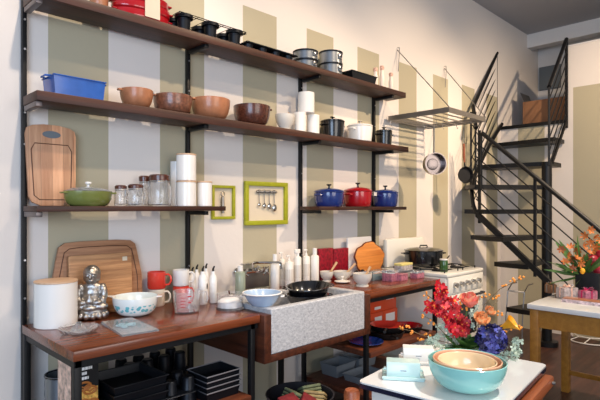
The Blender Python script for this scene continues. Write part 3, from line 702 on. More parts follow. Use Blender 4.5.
# salt bowl
X, Y, r, h = put(216.5, 243.5, 311.5, 291, ZT)
t = thing('salt_jar', 'wide glass jar of white salt beside the sink', 'jar', (X, Y, ZT))
G().lathe([(0, 0), (r, 0), (r, .012), (r*.97, .014), (r*.97, h), (r*.97-.003, h), (r*.95, .014), (0, .008)], 36).obj('glass_dish', m_glass, t)
g = G().lathe([(0, .012), (r*.9, .012), (r*.9, h*.5), (r*.6, h*.68), (0, h*.72)], 28, fun=lambda a, z: 1+.05*math.sin(3*a)*(z > .03)); g.obj('salt', m_cotton, t)
o = thing('small_scoop', 'small dark handled scoop stuck in the salt jar', 'scoop', (X-.01, Y-.01, ZT+h*.85))
G().tube([(0, 0, .005), (-.008, -.004, .03)], .004).obj('handle', m_terra3, o); G().sph((.008, 0, .008), .011, 12, sc=(1.3, 1, .6)).obj('scoop_bowl', m_chrome, o)
# ledge bottles
def soap(label, p0, p1, pb, pt, m, kind, Yf=None):
    X, Y, r, h = put(p0, p1, pb, pt, ZT)
    if Y > 2.56-r or Yf: Y = Yf or 2.56-r; X = x_at((p0+p1)/2, Y); r = (p1-p0)/2*dep(X, Y)/FP
    h = z_of(pt, X, Y)-ZT
    t = thing('soap_bottle', label, 'bottle', (X, Y, ZT), 0, 'bottles behind the stone sink'); hb = h*.8
    G().lathe([(0, 0), (r-.002, 0), (r, .004), (r, hb*.93), (r*.85, hb*.975), (r*.4, hb), (0, hb)], 28).obj('bottle_body', m, t)
    if kind == 'trigger':
        g = G().lathe([(0, hb), (.011, hb), (.01, h*.9), (0, h*.9)], 14).box(-.03, .018, -.009, .009, h*.88, h, bv=.004).box(-.026, -.02, -.004, .004, h*.76, h*.89, bv=.002); g.obj('trigger', m_ceramic, t)
    elif kind == 'pump':
        g = G().lathe([(0, hb), (.010, hb), (.010, h*.86), (.004, h*.87), (.004, h*.97), (0, h*.97)], 14).box(-.026, .008, -.006, .006, h*.95, h, bv=.003); g.obj('pump', m_ceramic, t)
    else:
        G().lathe([(0, hb), (r*.52, hb), (r*.52, h), (0, h)], 18).obj('cap', m_ceramic, t)
    G().lathe([(r+.0006, hb*.25), (r+.0006, hb*.7)], 14, M=Matrix.Identity(4)).obj('label_wrap', m_paper if m is m_ceramic else m_stoneware, t) if kind != 'cap' else None
    return t
m_soapw = mat('white_plastic', (236, 232, 224), .3)
soap('clear pale green bottle with white cap left of the faucet', 235, 245.5, 292, 265.5, mat('pale_green_liquid', (188, 200, 180), .1, trans=.5), 'cap')
soap('white pump bottle under the faucet spout, leftmost of the white row', 270.5, 279.5, 289, 254, m_soapw, 'cap', 2.50)
soap('white bottle half hidden second in the row behind the sink', 279, 285, 283, 252, m_soapw, 'pump', 2.575)
soap('white square-shouldered bottle third in the row behind the sink', 284.8, 293.5, 286.5, 255, m_soapw, 'pump', 2.51)
soap('white spray bottle with trigger head behind the sink', 294, 301.5, 285.5, 249, m_soapw, 'trigger', 2.52)
soap('white pump bottle second from the right in the row behind the sink', 302.5, 310, 281, 249, m_soapw, 'pump', 2.56)
soap('tallest white bottle at the right end of the row beside the first mortar', 310.5, 319, 282.5, 248, m_soapw, 'cap', 2.53)
# sink contents
X, Y, r, h = put(243, 281.5, 307, 291, SZ1+.001, .6)
t = thing('enamel_colander', 'white enamel basin with pale blue outside resting on the left rim of the stone sink', 'basin', (X, Y, SZ1+.001))
r = r-.004; h = .062
G().lathe([(0, 0), (r*.6, 0), (r*.76, h*.3), (r*.93, h*.75), (r, h), (r+.006, h+.003), (r, h+.006), (r*.9, h*.85), (r*.5, .006), (0, .006)], 40).obj('basin_body', [mat('pale_blue_enamel', (168, 190, 214), .2, coat=.5)], t)
G().tube([((r+.005)*math.cos(a), (r+.005)*math.sin(a), h+.004) for a in [2*PI*k/32 for k in range(32)]], .004, 6, closed=True).obj('rim', m_ceramic, t)
for s in (-.8, 2.3): 
    Mz = Matrix.Rotation(s, 4, 'Z'); G().tube([Mz @ Vector(p) for p in ((r, -.022, h-.015), (r+.018, -.018, h-.013), (r+.018, .018, h-.013), (r, .022, h-.015))], .0035).obj('handle', m_ceramic, t)
Y = 2.135; X = x_at(308, Y)
for i, (zz, lb, dx) in enumerate([(zf+.055, 'lower black enamel pan of the two nested in the sink', -.008), (zf+.105, 'upper black enamel pan tilted on another in the sink', .006)]):
    t = thing('enamel_pan', lb, 'pan', (X+dx, Y, zz), -.7, 'black pans in the sink'); r = .128+.004*i; h = .062
    G().lathe([(0, 0), (r*.72, 0), (r*.88, h*.4), (r, h), (r+.007, h+.002), (r+.006, h+.005), (r-.002, h+.004), (r*.86, h*.4+.003), (r*.7, .005), (0, .005)], 44).obj('pan_body', m_blk, t)
    for s in (0, PI):
        Mz = Matrix.Rotation(s, 4, 'Z'); G().tube([Mz @ Vector(p) for p in ((r, -.03, h-.004), (r+.025, -.022, h), (r+.025, .022, h), (r, .03, h-.004))], .004).obj('handle', m_blk, t)
    if i: t.rotation_euler = (.07, -.05, -.7)
# ================================================================== COUNTER RIGHT ITEMS
def mortar(label, p0, p1, pb, pt, tip, plabel):
    X, Y, r, h = put(p0, p1, pb, pt, ZT, .6)
    if Y > 2.54-r: Y = 2.54-r; X = x_at((p0+p1)/2, Y)
    h = .068 if h > .09 or h < .04 else h
    o = G().lathe([(0, 0), (r*.66, 0), (r*.66, .008), (r*.5, .014), (r*.82, h*.4), (r*.97, h*.72), (r, h), (r-.007, h), (r*.75, h*.4), (0, h*.28)], 40).obj('mortar', m_stoneware, None, (X, Y, ZT))
    tag(o, label, 'mortar', 'white mortars on the right worktop')
    d = dep(X, Y); tx = cam_pt(tip[0], tip[1], d)
    c = Vector((X, Y, ZT+h*.36)); dr = (tx-c).normalized()
    g = G().tube([c+dr*.012, c+dr*.03, c+dr*.06, tx], [.011, .009, .0075, .0095], 12)
    tag(g.obj('pestle', m_pestle), plabel, 'pestle', 'wooden pestles in the mortars')
mortar('smallest-looking white mortar farthest left, beside the white bottles', 320, 333.5, 281, 269.5, (337, 262), 'wooden pestle in the mortar beside the white bottles')
mortar('white mortar in the middle, behind the little lid', 333, 351.5, 282, 270, (355.5, 263.5), 'wooden pestle in the middle mortar')
mortar('nearest white mortar right of the little lid by the sink corner', 352.5, 372, 287, 272, (370.5, 266.5), 'wooden pestle in the mortar nearest the sink corner')
X, Y = at_z(342.5, 283, ZT); r = 8*dep(X, Y)/FP
tag(G().lathe([(0, 0), (r*.5, 0), (r, .012), (r, .016), (r*.4, .022), (.006, .026), (.006, .034), (.013, .042), (.009, .052), (0, .053)], 32).obj('ceramic_lid', m_ceramic, None, (X, Y, ZT)), 'small white ceramic lid with a round knob in front of the mortars', 'lid')
for p0, p1, lb in [(318.5, 332.5, 'red patterned gift box on the left, behind the mortars'), (333, 347.5, 'red patterned gift box on the right, beside the white board')]:
    Yx = 2.585; X0 = x_at(p0, Yx-.02); X1 = x_at(p1, Yx-.02); zt_ = z_of(249, X0, Yx-.02)
    tag(G().box(X0, X1, Yx-.03, Yx+.01-.0, ZT, zt_, bv=.002).obj('gift_box', m_redpack), lb, 'box', 'red boxes behind the mortars')
Yx = 2.57; X0 = x_at(348, Yx); X1 = x_at(372, Yx); W = X1-X0; H = z_of(237, (X0+X1)/2, Yx)-ZT
leaning_board('chopping_board', 'white plastic cutting board leaning on the wall behind the orange wooden one', rrect(W, H, .012), .014, mat('white_board_plastic', (232, 230, 228), .35), ((X0+X1)/2, 2.575, ZT), -.05)
Yx = 2.50; X0 = x_at(355, Yx); X1 = x_at(384, Yx); W = X1-X0; H = z_of(242, (X0+X1)/2, Yx)-ZT
pts = []
for k in range(36):
    a = 2*PI*k/36; q = 1+.05*math.sin(5*a+.6)+.03*math.sin(11*a)
    pts.append((W*.5*q*math.cos(a)*.97, max(H*.5+H*.5*q*math.sin(a)*.96, 0)))
Xo = (X0+X1)/2
t, M = leaning_board('live_edge_board', 'orange wooden slab board with wavy bark edge leaning by the white board', pts, .018, m_orange_board, (Xo, 2.50, ZT), -.1)
G().tube([M @ Vector((x*1.0, -.009, z)) for x, z in pts], .008, 6, closed=True).obj('bark_edge', m_bark, t)
for px, pb, lb in [(356.5, 275, 'chrome spice shaker on the left, behind the nearest mortar'), (362.5, 274, 'chrome spice shaker on the right, behind the nearest mortar')]:
    X, Y = at_z(px, pb, ZT); Y = min(Y, 2.43); X = x_at(px, Y)
    t = thing('spice_shaker', lb, 'shaker', (X, Y, ZT), 0, 'chrome shakers')
    G().lathe([(0, 0), (.02, 0), (.022, .03), (.017, .048), (0, .048)], 20).obj('body', m_chrome, t)
    G().lathe([(0, .0485), (.018, .0485), (.012, .062), (0, .067)], 20).obj('cap', m_blk, t)
def tin(label, p0, p1, pb, pt, m, grp, z=ZT, name='storage_tin', d=.09, lidm=None):
    X0, Y0 = at_z(p0, pb, z); Y0 = min(Y0, 2.45); X0 = x_at(p0, Y0); X1 = x_at(p1, Y0); h = z_of(pt, X0, Y0)-z
    h = max(.02, min(h, .09)); dx_ = max(0, X1-3.46); X0 -= dx_; X1 -= dx_
    t = thing(name, label, 'box', ((X0+X1)/2, Y0+d/2, z), 0, grp); w_ = (X1-X0)/2
    G().box(-w_, w_, -d/2, d/2, 0, h*.72, bv=.003).obj('box_body', m, t)
    G().box(-w_-.001, w_+.001, -d/2-.001, d/2+.001, h*.725, h, bv=.003).obj('lid', lidm or m, t); return t
m_teal = mat('grey_teal_tin', (120, 138, 142), .3, .3)
tin('grey-teal storage box at the left of the row beside the orange board', 373, 390.5, 281, 272, m_teal, 'boxes on the right worktop', lidm=m_glass_thin)
tin('small pink clear-lidded box right of the grey-teal box', 392, 399.5, 282, 271, m_pinkglass, 'boxes on the right worktop', lidm=m_glass_thin)
tin('pair-height pink packet in front of the glass containers', 400.5, 408, 281.5, 274.5, m_pinkglass, 'boxes on the right worktop', d=.05)
tin('clear container under the yellow-lidded one near the end of the worktop', 404, 417, 278, 271, m_clearwrap, 'boxes on the right worktop', d=.09, lidm=m_tin)
tin('pink trimmed clear box at the front right end of the worktop', 418.5, 426, 278.8, 271.5, m_pinkglass, 'boxes on the right worktop', d=.06, lidm=m_glass_thin)
tin('clear box with pale yellow lid stacked on another near the stove', 405, 416, 271.5, 263.5, m_clearwrap, 'boxes on the right worktop', z=z_of(271, 3.4, 2.18), d=.07, lidm=mat('pale_yellow_lid', (226, 210, 130), .4))
# ================================================================== STOVE
st = thing('gas_stove', 'white enamel gas stove at the right end of the counter', 'stove', (3.585, 1.955, 0))
SW, SD, SH = .625, .62, .925
G().box(0, SW, .012, SD, .06, SH-.03, bv=.006).obj('body', m_stove, st)
G().box(-.004, SW+.004, -.004, SD, SH-.028, SH, bv=.008).obj('cooktop', m_stove, st)
G().box(.02, SW-.02, .03, SD-.03, 0, .06).obj('plinth', m_black, st)
G().box(.004, SW-.004, SD-.05, SD-.0, SH+.001, 1.175, bv=.02).obj('back_panel', m_stove, st)
G().box(.01, SW-.01, -.006, .011, SH-.16, SH-.034, bv=.003).obj('control_panel', m_stove, st)
dr = G().box(.02, SW-.02, -.008, .011, .26, SH-.175, bv=.004).obj('oven_door', m_stove, st)
G().box(.14, SW-.14, -.0095, -.0085, .4, .66).obj('door_window', m_blk, dr)
G().tube([(.06, -.008, SH-.2), (.06, -.04, SH-.2), (SW-.06, -.04, SH-.2), (SW-.06, -.008, SH-.2)], .010).obj('door_handle', m_darkglass, dr)
G().box(.02, SW-.02, -.007, .011, .08, .245, bv=.004).obj('drawer', m_stove, st)
for k in range(5):
    G().cyl((.11+k*.1, -.006, SH-.095), (.11+k*.1, -.034, SH-.095), .024, .02, 20).obj('knob', m_chrome, st)
for bx_ in (.16, .465):
    for by in (.16, .42):
        b = G().lathe([(0, 0), (.06, 0), (.055, .008), (0, .012)], 28).obj('burner', m_black, st, (bx_, by, SH+.001))
        g = G()
        g.tube([(-.11, -.11, .02), (.11, -.11, .02), (.11, .11, .02), (-.11, .11, .02)], .005, 6, closed=True)
        for a in range(4): an = a*PI/2; g.tube([(.11*math.cos(an), .11*math.sin(an), .02), (.03*math.cos(an), .03*math.sin(an), .022)], .005, 6); g.tube([(.11*(1 if a in (0, 3) else -1), .11*(1 if a < 2 else -1), .02), (.11*(1 if a in (0, 3) else -1), .11*(1 if a < 2 else -1), 0)], .005, 6)
        g.obj('burner_grate', m_iron, b)
zc = SH+.0285
X, Y = 3.79, 2.32; Y = 2.30; X = x_at(423.5, Y)
r = 18.5*dep(X, Y)/FP
t = thing('roasting_pot', 'large black lidded stock pot on the stove', 'pot', (X, Y, zc), -.6)
h = z_of(249, X, Y)-zc
G().lathe(pot(r, h*.9, .004, .03), 44).obj('body', m_blk, t)
G().lathe([(0, h*.9+.002), (r+.005, h*.9+.002), (r+.006, h*.9+.008), (r*.8, h*.9+.02), (r*.3, h*.9+.03), (0, h*.9+.03)], 44).obj('lid', m_blk, t)
G().tube([(-.035, 0, h*.9+.026), (-.03, 0, h*.9+.045), (.03, 0, h*.9+.045), (.035, 0, h*.9+.026)], .006).obj('lid_handle', m_blk, t)
for s in (-1, 1): G().tube([(s*r*.99, -.035, h*.74), (s*(r+.03), -.03, h*.75), (s*(r+.03), .03, h*.75), (s*r*.99, .035, h*.74)], .006).obj('side_handle', m_blk, t)
X, Y = x_at(443.7, 2.06), 2.06
t = thing('green_jar', 'small green glass jar at the front corner of the stove', 'jar', (X, Y, SH+.001)); r = .034; h = .105
X_, Y_ = at_z(443.7, 269.5, SH); 
G().lathe([(0, 0), (r*.9, 0), (r, .008), (r, h*.8), (r*.88, h*.9), (0, h*.9)], 28).obj('jar_body', mat('dark_green_glass', (48, 84, 36), .12, coat=.5), t)
G().lathe([(0, h*.905), (r*.95, h*.905), (r*.95, h), (0, h)], 28).obj('lid', m_ceramic, t)
g = G().tube([(X+.06, Y+.06, SH+.03), (X+.15, Y+.03, SH+.12)], [.004, .005]); g.sph((X+.06, Y+.06, SH+.032), .014, 10, sc=(1.3, 1, .5))
tag(g.obj('metal_spoon', m_iron), 'dark metal spoon propped on the stove burner grate', 'spoon')
# ================================================================== UNDER COUNTER LEFT
ZS = .501
X, Y = .848, 2.385
t = thing('metal_pail', 'dark grey ribbed metal pail under the left end of the worktop', 'pail', (X, Y, ZS)); r = .072; h = z_of(374, X, Y)-ZS
G().lathe([(0, 0), (r*.95, 0)]+[(r*(1+.03*(k % 2)), .01+h*k/9*.98) for k in range(10)]+[(r-.004, h), (r-.004, .01), (0, .006)], 32).obj('pail_body', m_tin, t)
G().tube([(r*math.cos(a), r*math.sin(a), h) for a in [2*PI*k/24 for k in range(24)]], .004, 6, closed=True).obj('rim', m_blk, t)
t = thing('pretzel_carton', 'upright black carton with pretzel pictures and white lettering behind the front leg', 'carton', (.79, 2.12, ZS))
BW, BD, BH = .112, .155, .298
G().box(0, BW, 0, BD, 0, BH).obj('carton_body', m_black, t)
g = G().box(-.0012, -.0002, .004, BD-.004, .004, BH-.004); g.obj('printed_side', mat('white_brown_print', (214, 180, 160), .5, var=.6, vscale=28), t)
g = G()
for k, (a, b_) in enumerate(((.012, .085), (.012, .062), (.012, .07))):
    zz = BH-.03-k*.02; x = a
    while x < b_: wl = random.choice((.006, .009, .012)); g.box(x, min(x+wl, b_), -.0012, -.0003, zz, zz+.012); x += wl+.0018
g.obj('printed_lettering', mat('white_print', (236, 236, 236), .5), t)
g = G().box(.03, BW-.003, -.0011, -.0003, .004, .19); g.obj('printed_biscuits', mat('golden_print', (222, 172, 84), .5, var=.5, vscale=70), t)
pz = mat('pretzel_brown', (176, 108, 50), .5, var=.2)
g = G()
for (cx_, cz_, q) in ((.05, .2, .024), (.075, .18, .022), (.045, .13, .022), (.085, .125, .02), (.065, .1, .018)):
    g.tube([(cx_+q*math.cos(a)*1.2, -.002, cz_+q*math.sin(a)*.7) for a in [2*PI*k/14 for k in range(14)]], .005, 6, closed=True)
    g.tube([(cx_-q, -.002, cz_+q*.3), (cx_, -.003, cz_-q*.2), (cx_+q, -.002, cz_+q*.3)], .004, 6)
g.obj('printed_pretzels', pz, t)
g = G().box(.01, .03, -.0013, -.0004, .005, .09); g.sph((.028, -.001, .22), .014, 12, sc=(1, .1, 1)); g.obj('printed_cup', mat('pale_print', (226, 214, 196), .5), t)
# stacked sheet pans left
for k in range(5):
    loafpan('sheet_pan', ['lowest', 'second lowest', 'middle', 'second highest', 'topmost'][k]+' of the stacked black square pans beside the pretzel carton', 1.06, 2.17, ZS+.0005+k*.036, .125, .13, .042, m_nonstick, group='black square pans', flare=.93)
def cup_pan(label, X, Y, z, nx, ny, s, r, h, rz=0, up=False):
    t = thing('popover_pan', label, 'baking pan', (X, Y, z), rz)
    W_, D_ = nx*s/2, ny*s/2
    G().box(-W_, W_, -D_, D_, h*.45, h*.45+.005, bv=.002).tube([(-W_, -D_, h*.45), (W_, -D_, h*.45), (W_, D_, h*.45), (-W_, D_, h*.45)], .005, 6, closed=True).obj('tray', m_nonstick, t)
    for i in range(nx):
        for j in range(ny):
            G().lathe([(0, h), (r*.62, h), (r*.78, h-.006), (r, h*.2), (r+.005, 0), (r-.003, 0), (r*.6, h*.9), (0, h*.95)], 28).obj('cup', m_nonstick, t, (-W_+s*(i+.5), -D_+s*(j+.5), 0))
    return t
cup_pan('black popover pan with upturned cups behind the stacked loaf pans', 1.31, 2.42, ZS+.001, 4, 2, .095, .036, .17)
cup_pan('lower black popover pan with upturned cups beside the stacked loaf pans', 1.30, 2.18, ZS+.001, 2, 2, .1, .038, .12)
for k in range(4):
    loafpan('loaf_pan', ['bottom', 'second from bottom', 'third from bottom', 'topmost'][k]+' black loaf pan in the stack on the left lower shelf', 1.49, 2.11, ZS+.0005+k*.027, .1, .085, .045, m_nonstick, group='stacked loaf pans', flare=.93, rim=m_rimgrey)
# ================================================================== UNDER SINK / RIGHT
X, Y = 2.0, 2.0
t = thing('fabric_tub', 'dark metal tub of folded cloths on the floor under the stone sink', 'tub', (X, Y, 0)); r = .19; h = z_of(394, X, Y)
G().lathe([(0, 0), (r*.85, 0), (r, h), (r+.006, h+.003), (r-.004, h+.002), (r*.82, .008), (0, .008)], 40).obj('tub_body', m_darkglass, t)
cloths = [((-.12, -.03), m_fabric_red, 'crumpled red cloth'), ((-.045, -.1), m_fabric_red, 'folded red cloth at the front'), ((-.03, .02), m_fabric_grn, 'folded sage green cloth'), ((.05, -.07), m_fabric_tan, 'folded tan cloth'), ((.1, .02), m_fabric_grn, 'sage cloth at the right')]
for i, ((dx, dy), m, lb) in enumerate(cloths):
    bmx = Matrix.Translation((X+dx, Y+dy, h-.02)) @ Matrix.Rotation(.7*i, 4, 'Z') @ Matrix.Rotation(.5, 4, 'X')
    g = G()
    for q in range(3): g.box(-.06, .06, -.045, .045, -.02+q*.019, -.003+q*.019, bv=.007, M=bmx)
    tag(g.obj('folded_cloth', m), lb+' in the dark tub under the sink', 'cloth', 'cloths in the tub')
t = thing('orange_box', 'orange-red box with white labels under the right worktop, standing behind the skillets', 'box', (3.03, 2.28, .511))
X1 = .16
hh = z_of(297, 3.05, 2.28)-.511
G().box(0, X1, 0, .18, 0, hh*.52, bv=.002).obj('box_body', m_orange_box, t)
G().box(.05, .14, -.002, -.001, hh*.2, hh*.4).obj('white_label', m_ceramic, t)
t2 = thing('orange_box', 'upper orange-red box with white labels stacked under the right worktop', 'box', (t.location.x+.004, 2.285, .511+hh*.525))
G().box(0, .34, 0, .18, 0, hh*.47, bv=.002).obj('box_body', m_orange_box, t2)
G().box(.2, .3, -.002, -.001, hh*.3, hh*.38).obj('white_label', m_ceramic, t2)
G().box(.05, .13, -.002, -.001, hh*.08, hh*.16).obj('white_label', m_ceramic, t2)
t3 = thing('orange_box', 'lower right orange-red box with a white label under the right worktop', 'box', (t.location.x+X1+.004, 2.28, .511))
G().box(0, .19, 0, .18, 0, hh*.52, bv=.002).obj('box_body', m_orange_box, t3)
G().box(.03, .15, -.002, -.001, hh*.18, hh*.42).obj('white_label', m_ceramic, t3)
def skillet(label, X, Y, z, r, m_out, m_in, rz, grp, hl=.14):
    t = thing('skillet', label, 'pan', (X, Y, z), rz, grp)
    G().lathe([(0, 0), (r*.8, 0), (r*.86, .006), (r, .042), (r-.005, .043)], 40).obj('pan_body', m_out, t)
    G().lathe([(r-.005, .043), (r*.82, .01), (r*.74, .006), (0, .006)], 40).obj('inside', m_in, t)
    G().tube([(r*.98, 0, .036), (r+.05, 0, .042), (r+hl, 0, .045)], [.01, .007, .010]).obj('handle', m_out, t); return t
skillet('black skillet with red inside, lying at the front of the right lower shelf', 3.29, 2.125, .511, .115, m_iron, m_red, -1.9, 'skillets on the lower shelf', .12)
skillet('large black skillet on top of others behind the orange berries', 3.02, 2.13, .511, .13, m_iron, m_iron, -2.2, 'skillets on the lower shelf', .1)
skillet('black skillet with orange-red inside stacked on the large one', 3.03, 2.13, .556, .13, m_iron, m_red_mug, -2.6, 'skillets on the lower shelf', .12)
t = bowl('blue_platter', 'cobalt blue shallow platter under the sink at the end of the lower shelf', 'platter', 2.72, 2.12, .511, .1, .02, m_blue, .7) if 0 else None
g = G().lathe([(0, 0), (.07, 0), (.12, .018), (.118, .021), (.07, .005), (0, .005)], 40)
tag(g.obj('blue_platter', m_blue, None, (2.765, 2.12, .5115)), 'cobalt blue shallow platter at the left end of the right lower shelf', 'platter')
def bin_(label, X, Y, z, L_, W_, h):
    loafpan('plastic_bin', label, X, Y, z, L_, W_, h, m_plastic_w, group='pale plastic bins', flare=.88)
bin_('pale plastic bin on the bottom shelf left of the black leg', 2.83, 2.43, .221, .11, .08, .085)
bin_('pale plastic bin on the bottom shelf right of the black leg', 3.09, 2.43, .221, .11, .08, .085)
bin_('long low plastic bin nearest the front of the bottom shelf', 2.86, 2.22, .221, .13, .08, .05)
# ================================================================== POT RACK
RZ = 2.22; x0r, x1r, y0r, y1r = 3.70, 4.36, 2.0, 2.59
t = thing('pot_rack', 'grey steel wall-hung pot rack held by two chains beside the shelving', 'pot rack', (x0r, y1r, RZ))
w_, d_ = x1r-x0r, y1r-y0r
g = G(); b = .042
g.box(0, .012, -d_, 0, 0, b).box(w_-.012, w_, -d_, 0, 0, b).box(.012, w_-.012, -d_, -d_+.012, 0, b).box(.012, w_-.012, -.012, 0, 0, b); g.obj('frame', m_brush, t)
for k in range(6):
    yy = -d_+.08+k*(d_-.14)/5; G().box(.012, w_-.012, yy-.01, yy+.01, .002, .007).obj('crossbar', m_brush, t)
for hx in (x_at(397, WY)-x0r+.0, x_at(444, WY)-x0r):
    hz = 2.9-RZ; sx_ = .0 if hx < .3 else w_
    G().tube([(sx_, -d_, b), (hx, .03, hz)], .004, 6).obj('chain', m_brush, t)
    G().tube([(hx, .034, hz+.02), (hx, .01, hz+.02), (hx, .01, hz-.03), (hx-.002, .02, hz-.2)], .003, 6).obj('wall_hook', m_brush, t)
for i, (hx, hy) in enumerate(((.0, -.02), (.30, -.3), (.5, -.25), (.56, -.36), (.15, -.45), (.4, -.12))):
    G().tube([(hx+.006, hy, .01), (hx+.006, hy, -.03), (hx+.018, hy, -.045), (hx+.03, hy, -.035)], .0028, 6).obj('hook', m_chrome, t)
# hanging steel pan
Y = 2.28; X = x_at(434, Y); d = dep(X, Y)
t = thing('steel_saucepan', 'shiny stainless saucepan hanging by its handle from the pot rack', 'pan', (X, Y, z_of(164, X, Y)), -.35)
r = 10.5*d/FP
Mh = Matrix.Rotation(PI/2, 4, 'X')
G().lathe([(0, 0), (r*.97, 0), (r, .006), (r, .085), (r+.004, .088), (r-.003, .088), (r-.004, .006), (r*.55, .004), (r*.5, .010), (0, .004)], 40, 0, Matrix.Rotation(-.35, 4, 'Z') @ Matrix.Translation((0, .04, 0)) @ Matrix.Rotation(PI/2, 4, 'X')).obj('pan_body', mat('dull_steel', (128, 116, 112), .22, 1), t)
G().tube([(0, 0, r), (.0, 0, r+.05), (.0, 0, RZ-.035-t.location.z-.04), (.0, .0, RZ-.03-t.location.z)], [.009, .006, .007, .004]).obj('handle', m_brush, t)
Y = 2.3; X = x_at(465, Y); d = dep(X, Y)
t = thing('iron_skillet', 'small black cast-iron skillet with wooden handle hanging beside the stair', 'pan', (X, Y, z_of(175, X, Y)), -.5)
r = 8.5*d/FP
G().lathe([(0, 0), (r*.85, 0), (r, .03), (r-.004, .03), (r*.8, .005), (0, .005)], 40, 0, Matrix.Translation((0, .015, 0)) @ Matrix.Rotation(PI/2, 4, 'X')).obj('pan_body', m_iron, t)
G().tube([(0, 0, r*.95), (-.006, 0, r+.04)], .007).obj('handle_neck', m_iron, t)
G().tube([(-.006, 0, r+.04), (-.012, 0, r+.09), (-.015, 0, r+.22)], [.009, .013, .011]).obj('wooden_handle', m_chairwood, t)
G().tube([(-.015, 0, r+.22), (-.015, 0, RZ-t.location.z+.004)], .002, 6).obj('hanging_loop', m_brush, t)
# ================================================================== STAIR
stt = thing('winding_stair', 'black steel winding staircase with open treads and rod railings climbing to the loft', 'staircase')
XC, YC = 5.56, 1.885
CR = .05
G().lathe([(0, 0), (.11, 0), (.11, .05), (CR, .055), (CR, 1.93), (0, 1.93)], 28, M=Matrix.Translation((XC, YC, 0))).obj('centre_column', m_steel_blk, stt)
def wedge(pts, z, th=.045):
    n = len(pts); g = G(); vs = [(x, y, z-th) for x, y in pts]+[(x, y, z) for x, y in pts]
    g.add(vs, [list(range(n))[::-1], list(range(n, 2*n))]+[[i, (i+1) % n, n+(i+1) % n, n+i] for i in range(n)])
    g.obj('tread', m_steel_blk, stt)
def pxz(px, X=None, Y=None): return (X, y_at(px, X)) if X else (x_at(px, Y), Y)
WL = 2.60
# upper treads: between the left wall and the column side
wedge([(5.80, 1.89), (x_at(501, WL)-.22, WL), (x_at(501, WL)+.08, WL), (6.13, 1.89)], z_of(140.5, 5.9, 2.2))
wedge([(5.58, 1.84), (x_at(478, WL), WL), (x_at(478, WL)+.42, WL), (5.93, 1.86)], z_of(163.5, 5.6, 2.2))
def sector(a0, a1, z, R0=.83):
    P = [(XC+.03*math.cos(a0), YC+.03*math.sin(a0))]
    for k in range(6):
        a = a0+(a1-a0)*k/5; P.append((XC+R0*math.cos(a), min(YC+R0*math.sin(a), 2.605)))
    P.append((XC+.03*math.cos(a1), YC+.03*math.sin(a1))); wedge(P, z)
R_ = math.radians
sector(R_(112), R_(146), 1.685); sector(R_(124), R_(156), 1.43); sector(R_(140), R_(172), 1.165)
sector(R_(158), R_(186), .91, .72)
sector(R_(166), R_(196), .47, .66)
# railing of the lower flight, along the outer side
XO = 4.84
def on_o(px, py): Y = y_at(px, XO); return Vector((XO, Y, z_of(py, XO, Y)))
A = on_o(482, 133); B = on_o(600, 230.5); dv = (B-A)/(B.y-A.y)
B2 = A+dv*(1.0-A.y)
G().tube([A, B2], .021, 10).obj('handrail', m_steel_blk, stt)
A0 = on_o(478, 216); drop = A.z-A0.z
slope = dv.z
def rail_z(y): return A.z+slope*(y-A.y)
yL = A0.y+.02
low0 = Vector((XO, yL, rail_z(yL)-.86)); low1 = Vector((XO, 1.0, rail_z(1.0)-.86))
g = G(); n_ = Vector((0, slope, -1)).normalized()
yE = 1.60; zE = rail_z(yE)-.86
g.prism([(low0.y, low0.z-.035), (low0.y, low0.z+.035), (yE, zE+.035), (yE, zE-.035)], -.02, .02, M=Matrix.Translation((XO, 0, 0)) @ Matrix.Rotation(PI/2, 4, 'Z')); g.obj('stringer', m_steel_blk, stt)
G().tube([(XO, yE+.03, zE), (XC, YC, zE)], .02, 8).obj('cross_beam', m_steel_blk, stt)
for k in range(1, 6):
    dz = -.86*k/6; G().tube([Vector((XO, yL, rail_z(yL)+dz)), Vector((XO, 1.0, rail_z(1.0)+dz))], .0065, 6).obj('rail_rod', m_steel_blk, stt)
for yy in (y_at(479.5, XO), y_at(535, XO), 1.05):
    G().box(XO-.012, XO+.012, yy-.012, yy+.012, max(rail_z(yy)-.93, 0), rail_z(yy)+.005).obj('baluster', m_steel_blk, stt)
# curved outer rail joining the lower and upper flights along the wall side
P0 = Vector((XO, A.y, A.z)); Q0 = cam_pt(475, 100, dep(5.2, 2.58)); Q1 = Vector((6.10, 2.585, ZL+.93))
def curve_pts(off):
    pts = []
    c = [Vector((XO, yL, rail_z(yL)+off)), Vector((4.9, 2.47, 1.52+.86+off)), Vector((5.2, 2.575, 1.78+.9+off)), Vector((5.6, 2.585, 2.05+.9+off)), Vector((6.12, 2.585, ZL+.93+off))]
    return c
cc = curve_pts(0)
pt0 = cam_pt(473, 107, dep(5.25, 2.57)); 
G().tube([cam_pt(476, 128, dep(5.0, 2.5)), cam_pt(474, 112, dep(5.15, 2.56)), pt0, cam_pt(478, 96, dep(5.4, 2.585)), cam_pt(497, 53, dep(6.1, 2.585))], .021, 10).obj('handrail', m_steel_blk, stt)
pe = cam_pt(496.5, 55, dep(6.1, 2.585))
G().tube([pe, (pe.x, pe.y, ZL-.03)], .014, 8).obj('baluster', m_steel_blk, stt)
for k in range(1, 7):
    dz = -.13*k
    G().tube([cam_pt(478, 96, dep(5.4, 2.585))+Vector((0, 0, dz)), pe+Vector((0, 0, dz))], .0065, 6).obj('rail_rod', m_steel_blk, stt)
for px, yb in ((471, 196), (475.5, 100), (481.5, 186)):
    q = cam_pt(px, 112 if px < 480 else 133, dep(5.15, 2.56)); zb = z_of(yb if yb > 150 else 190, q.x, q.y)
    G().tube([q, (q.x, q.y, zb)], .011, 8).obj('baluster', m_steel_blk, stt)
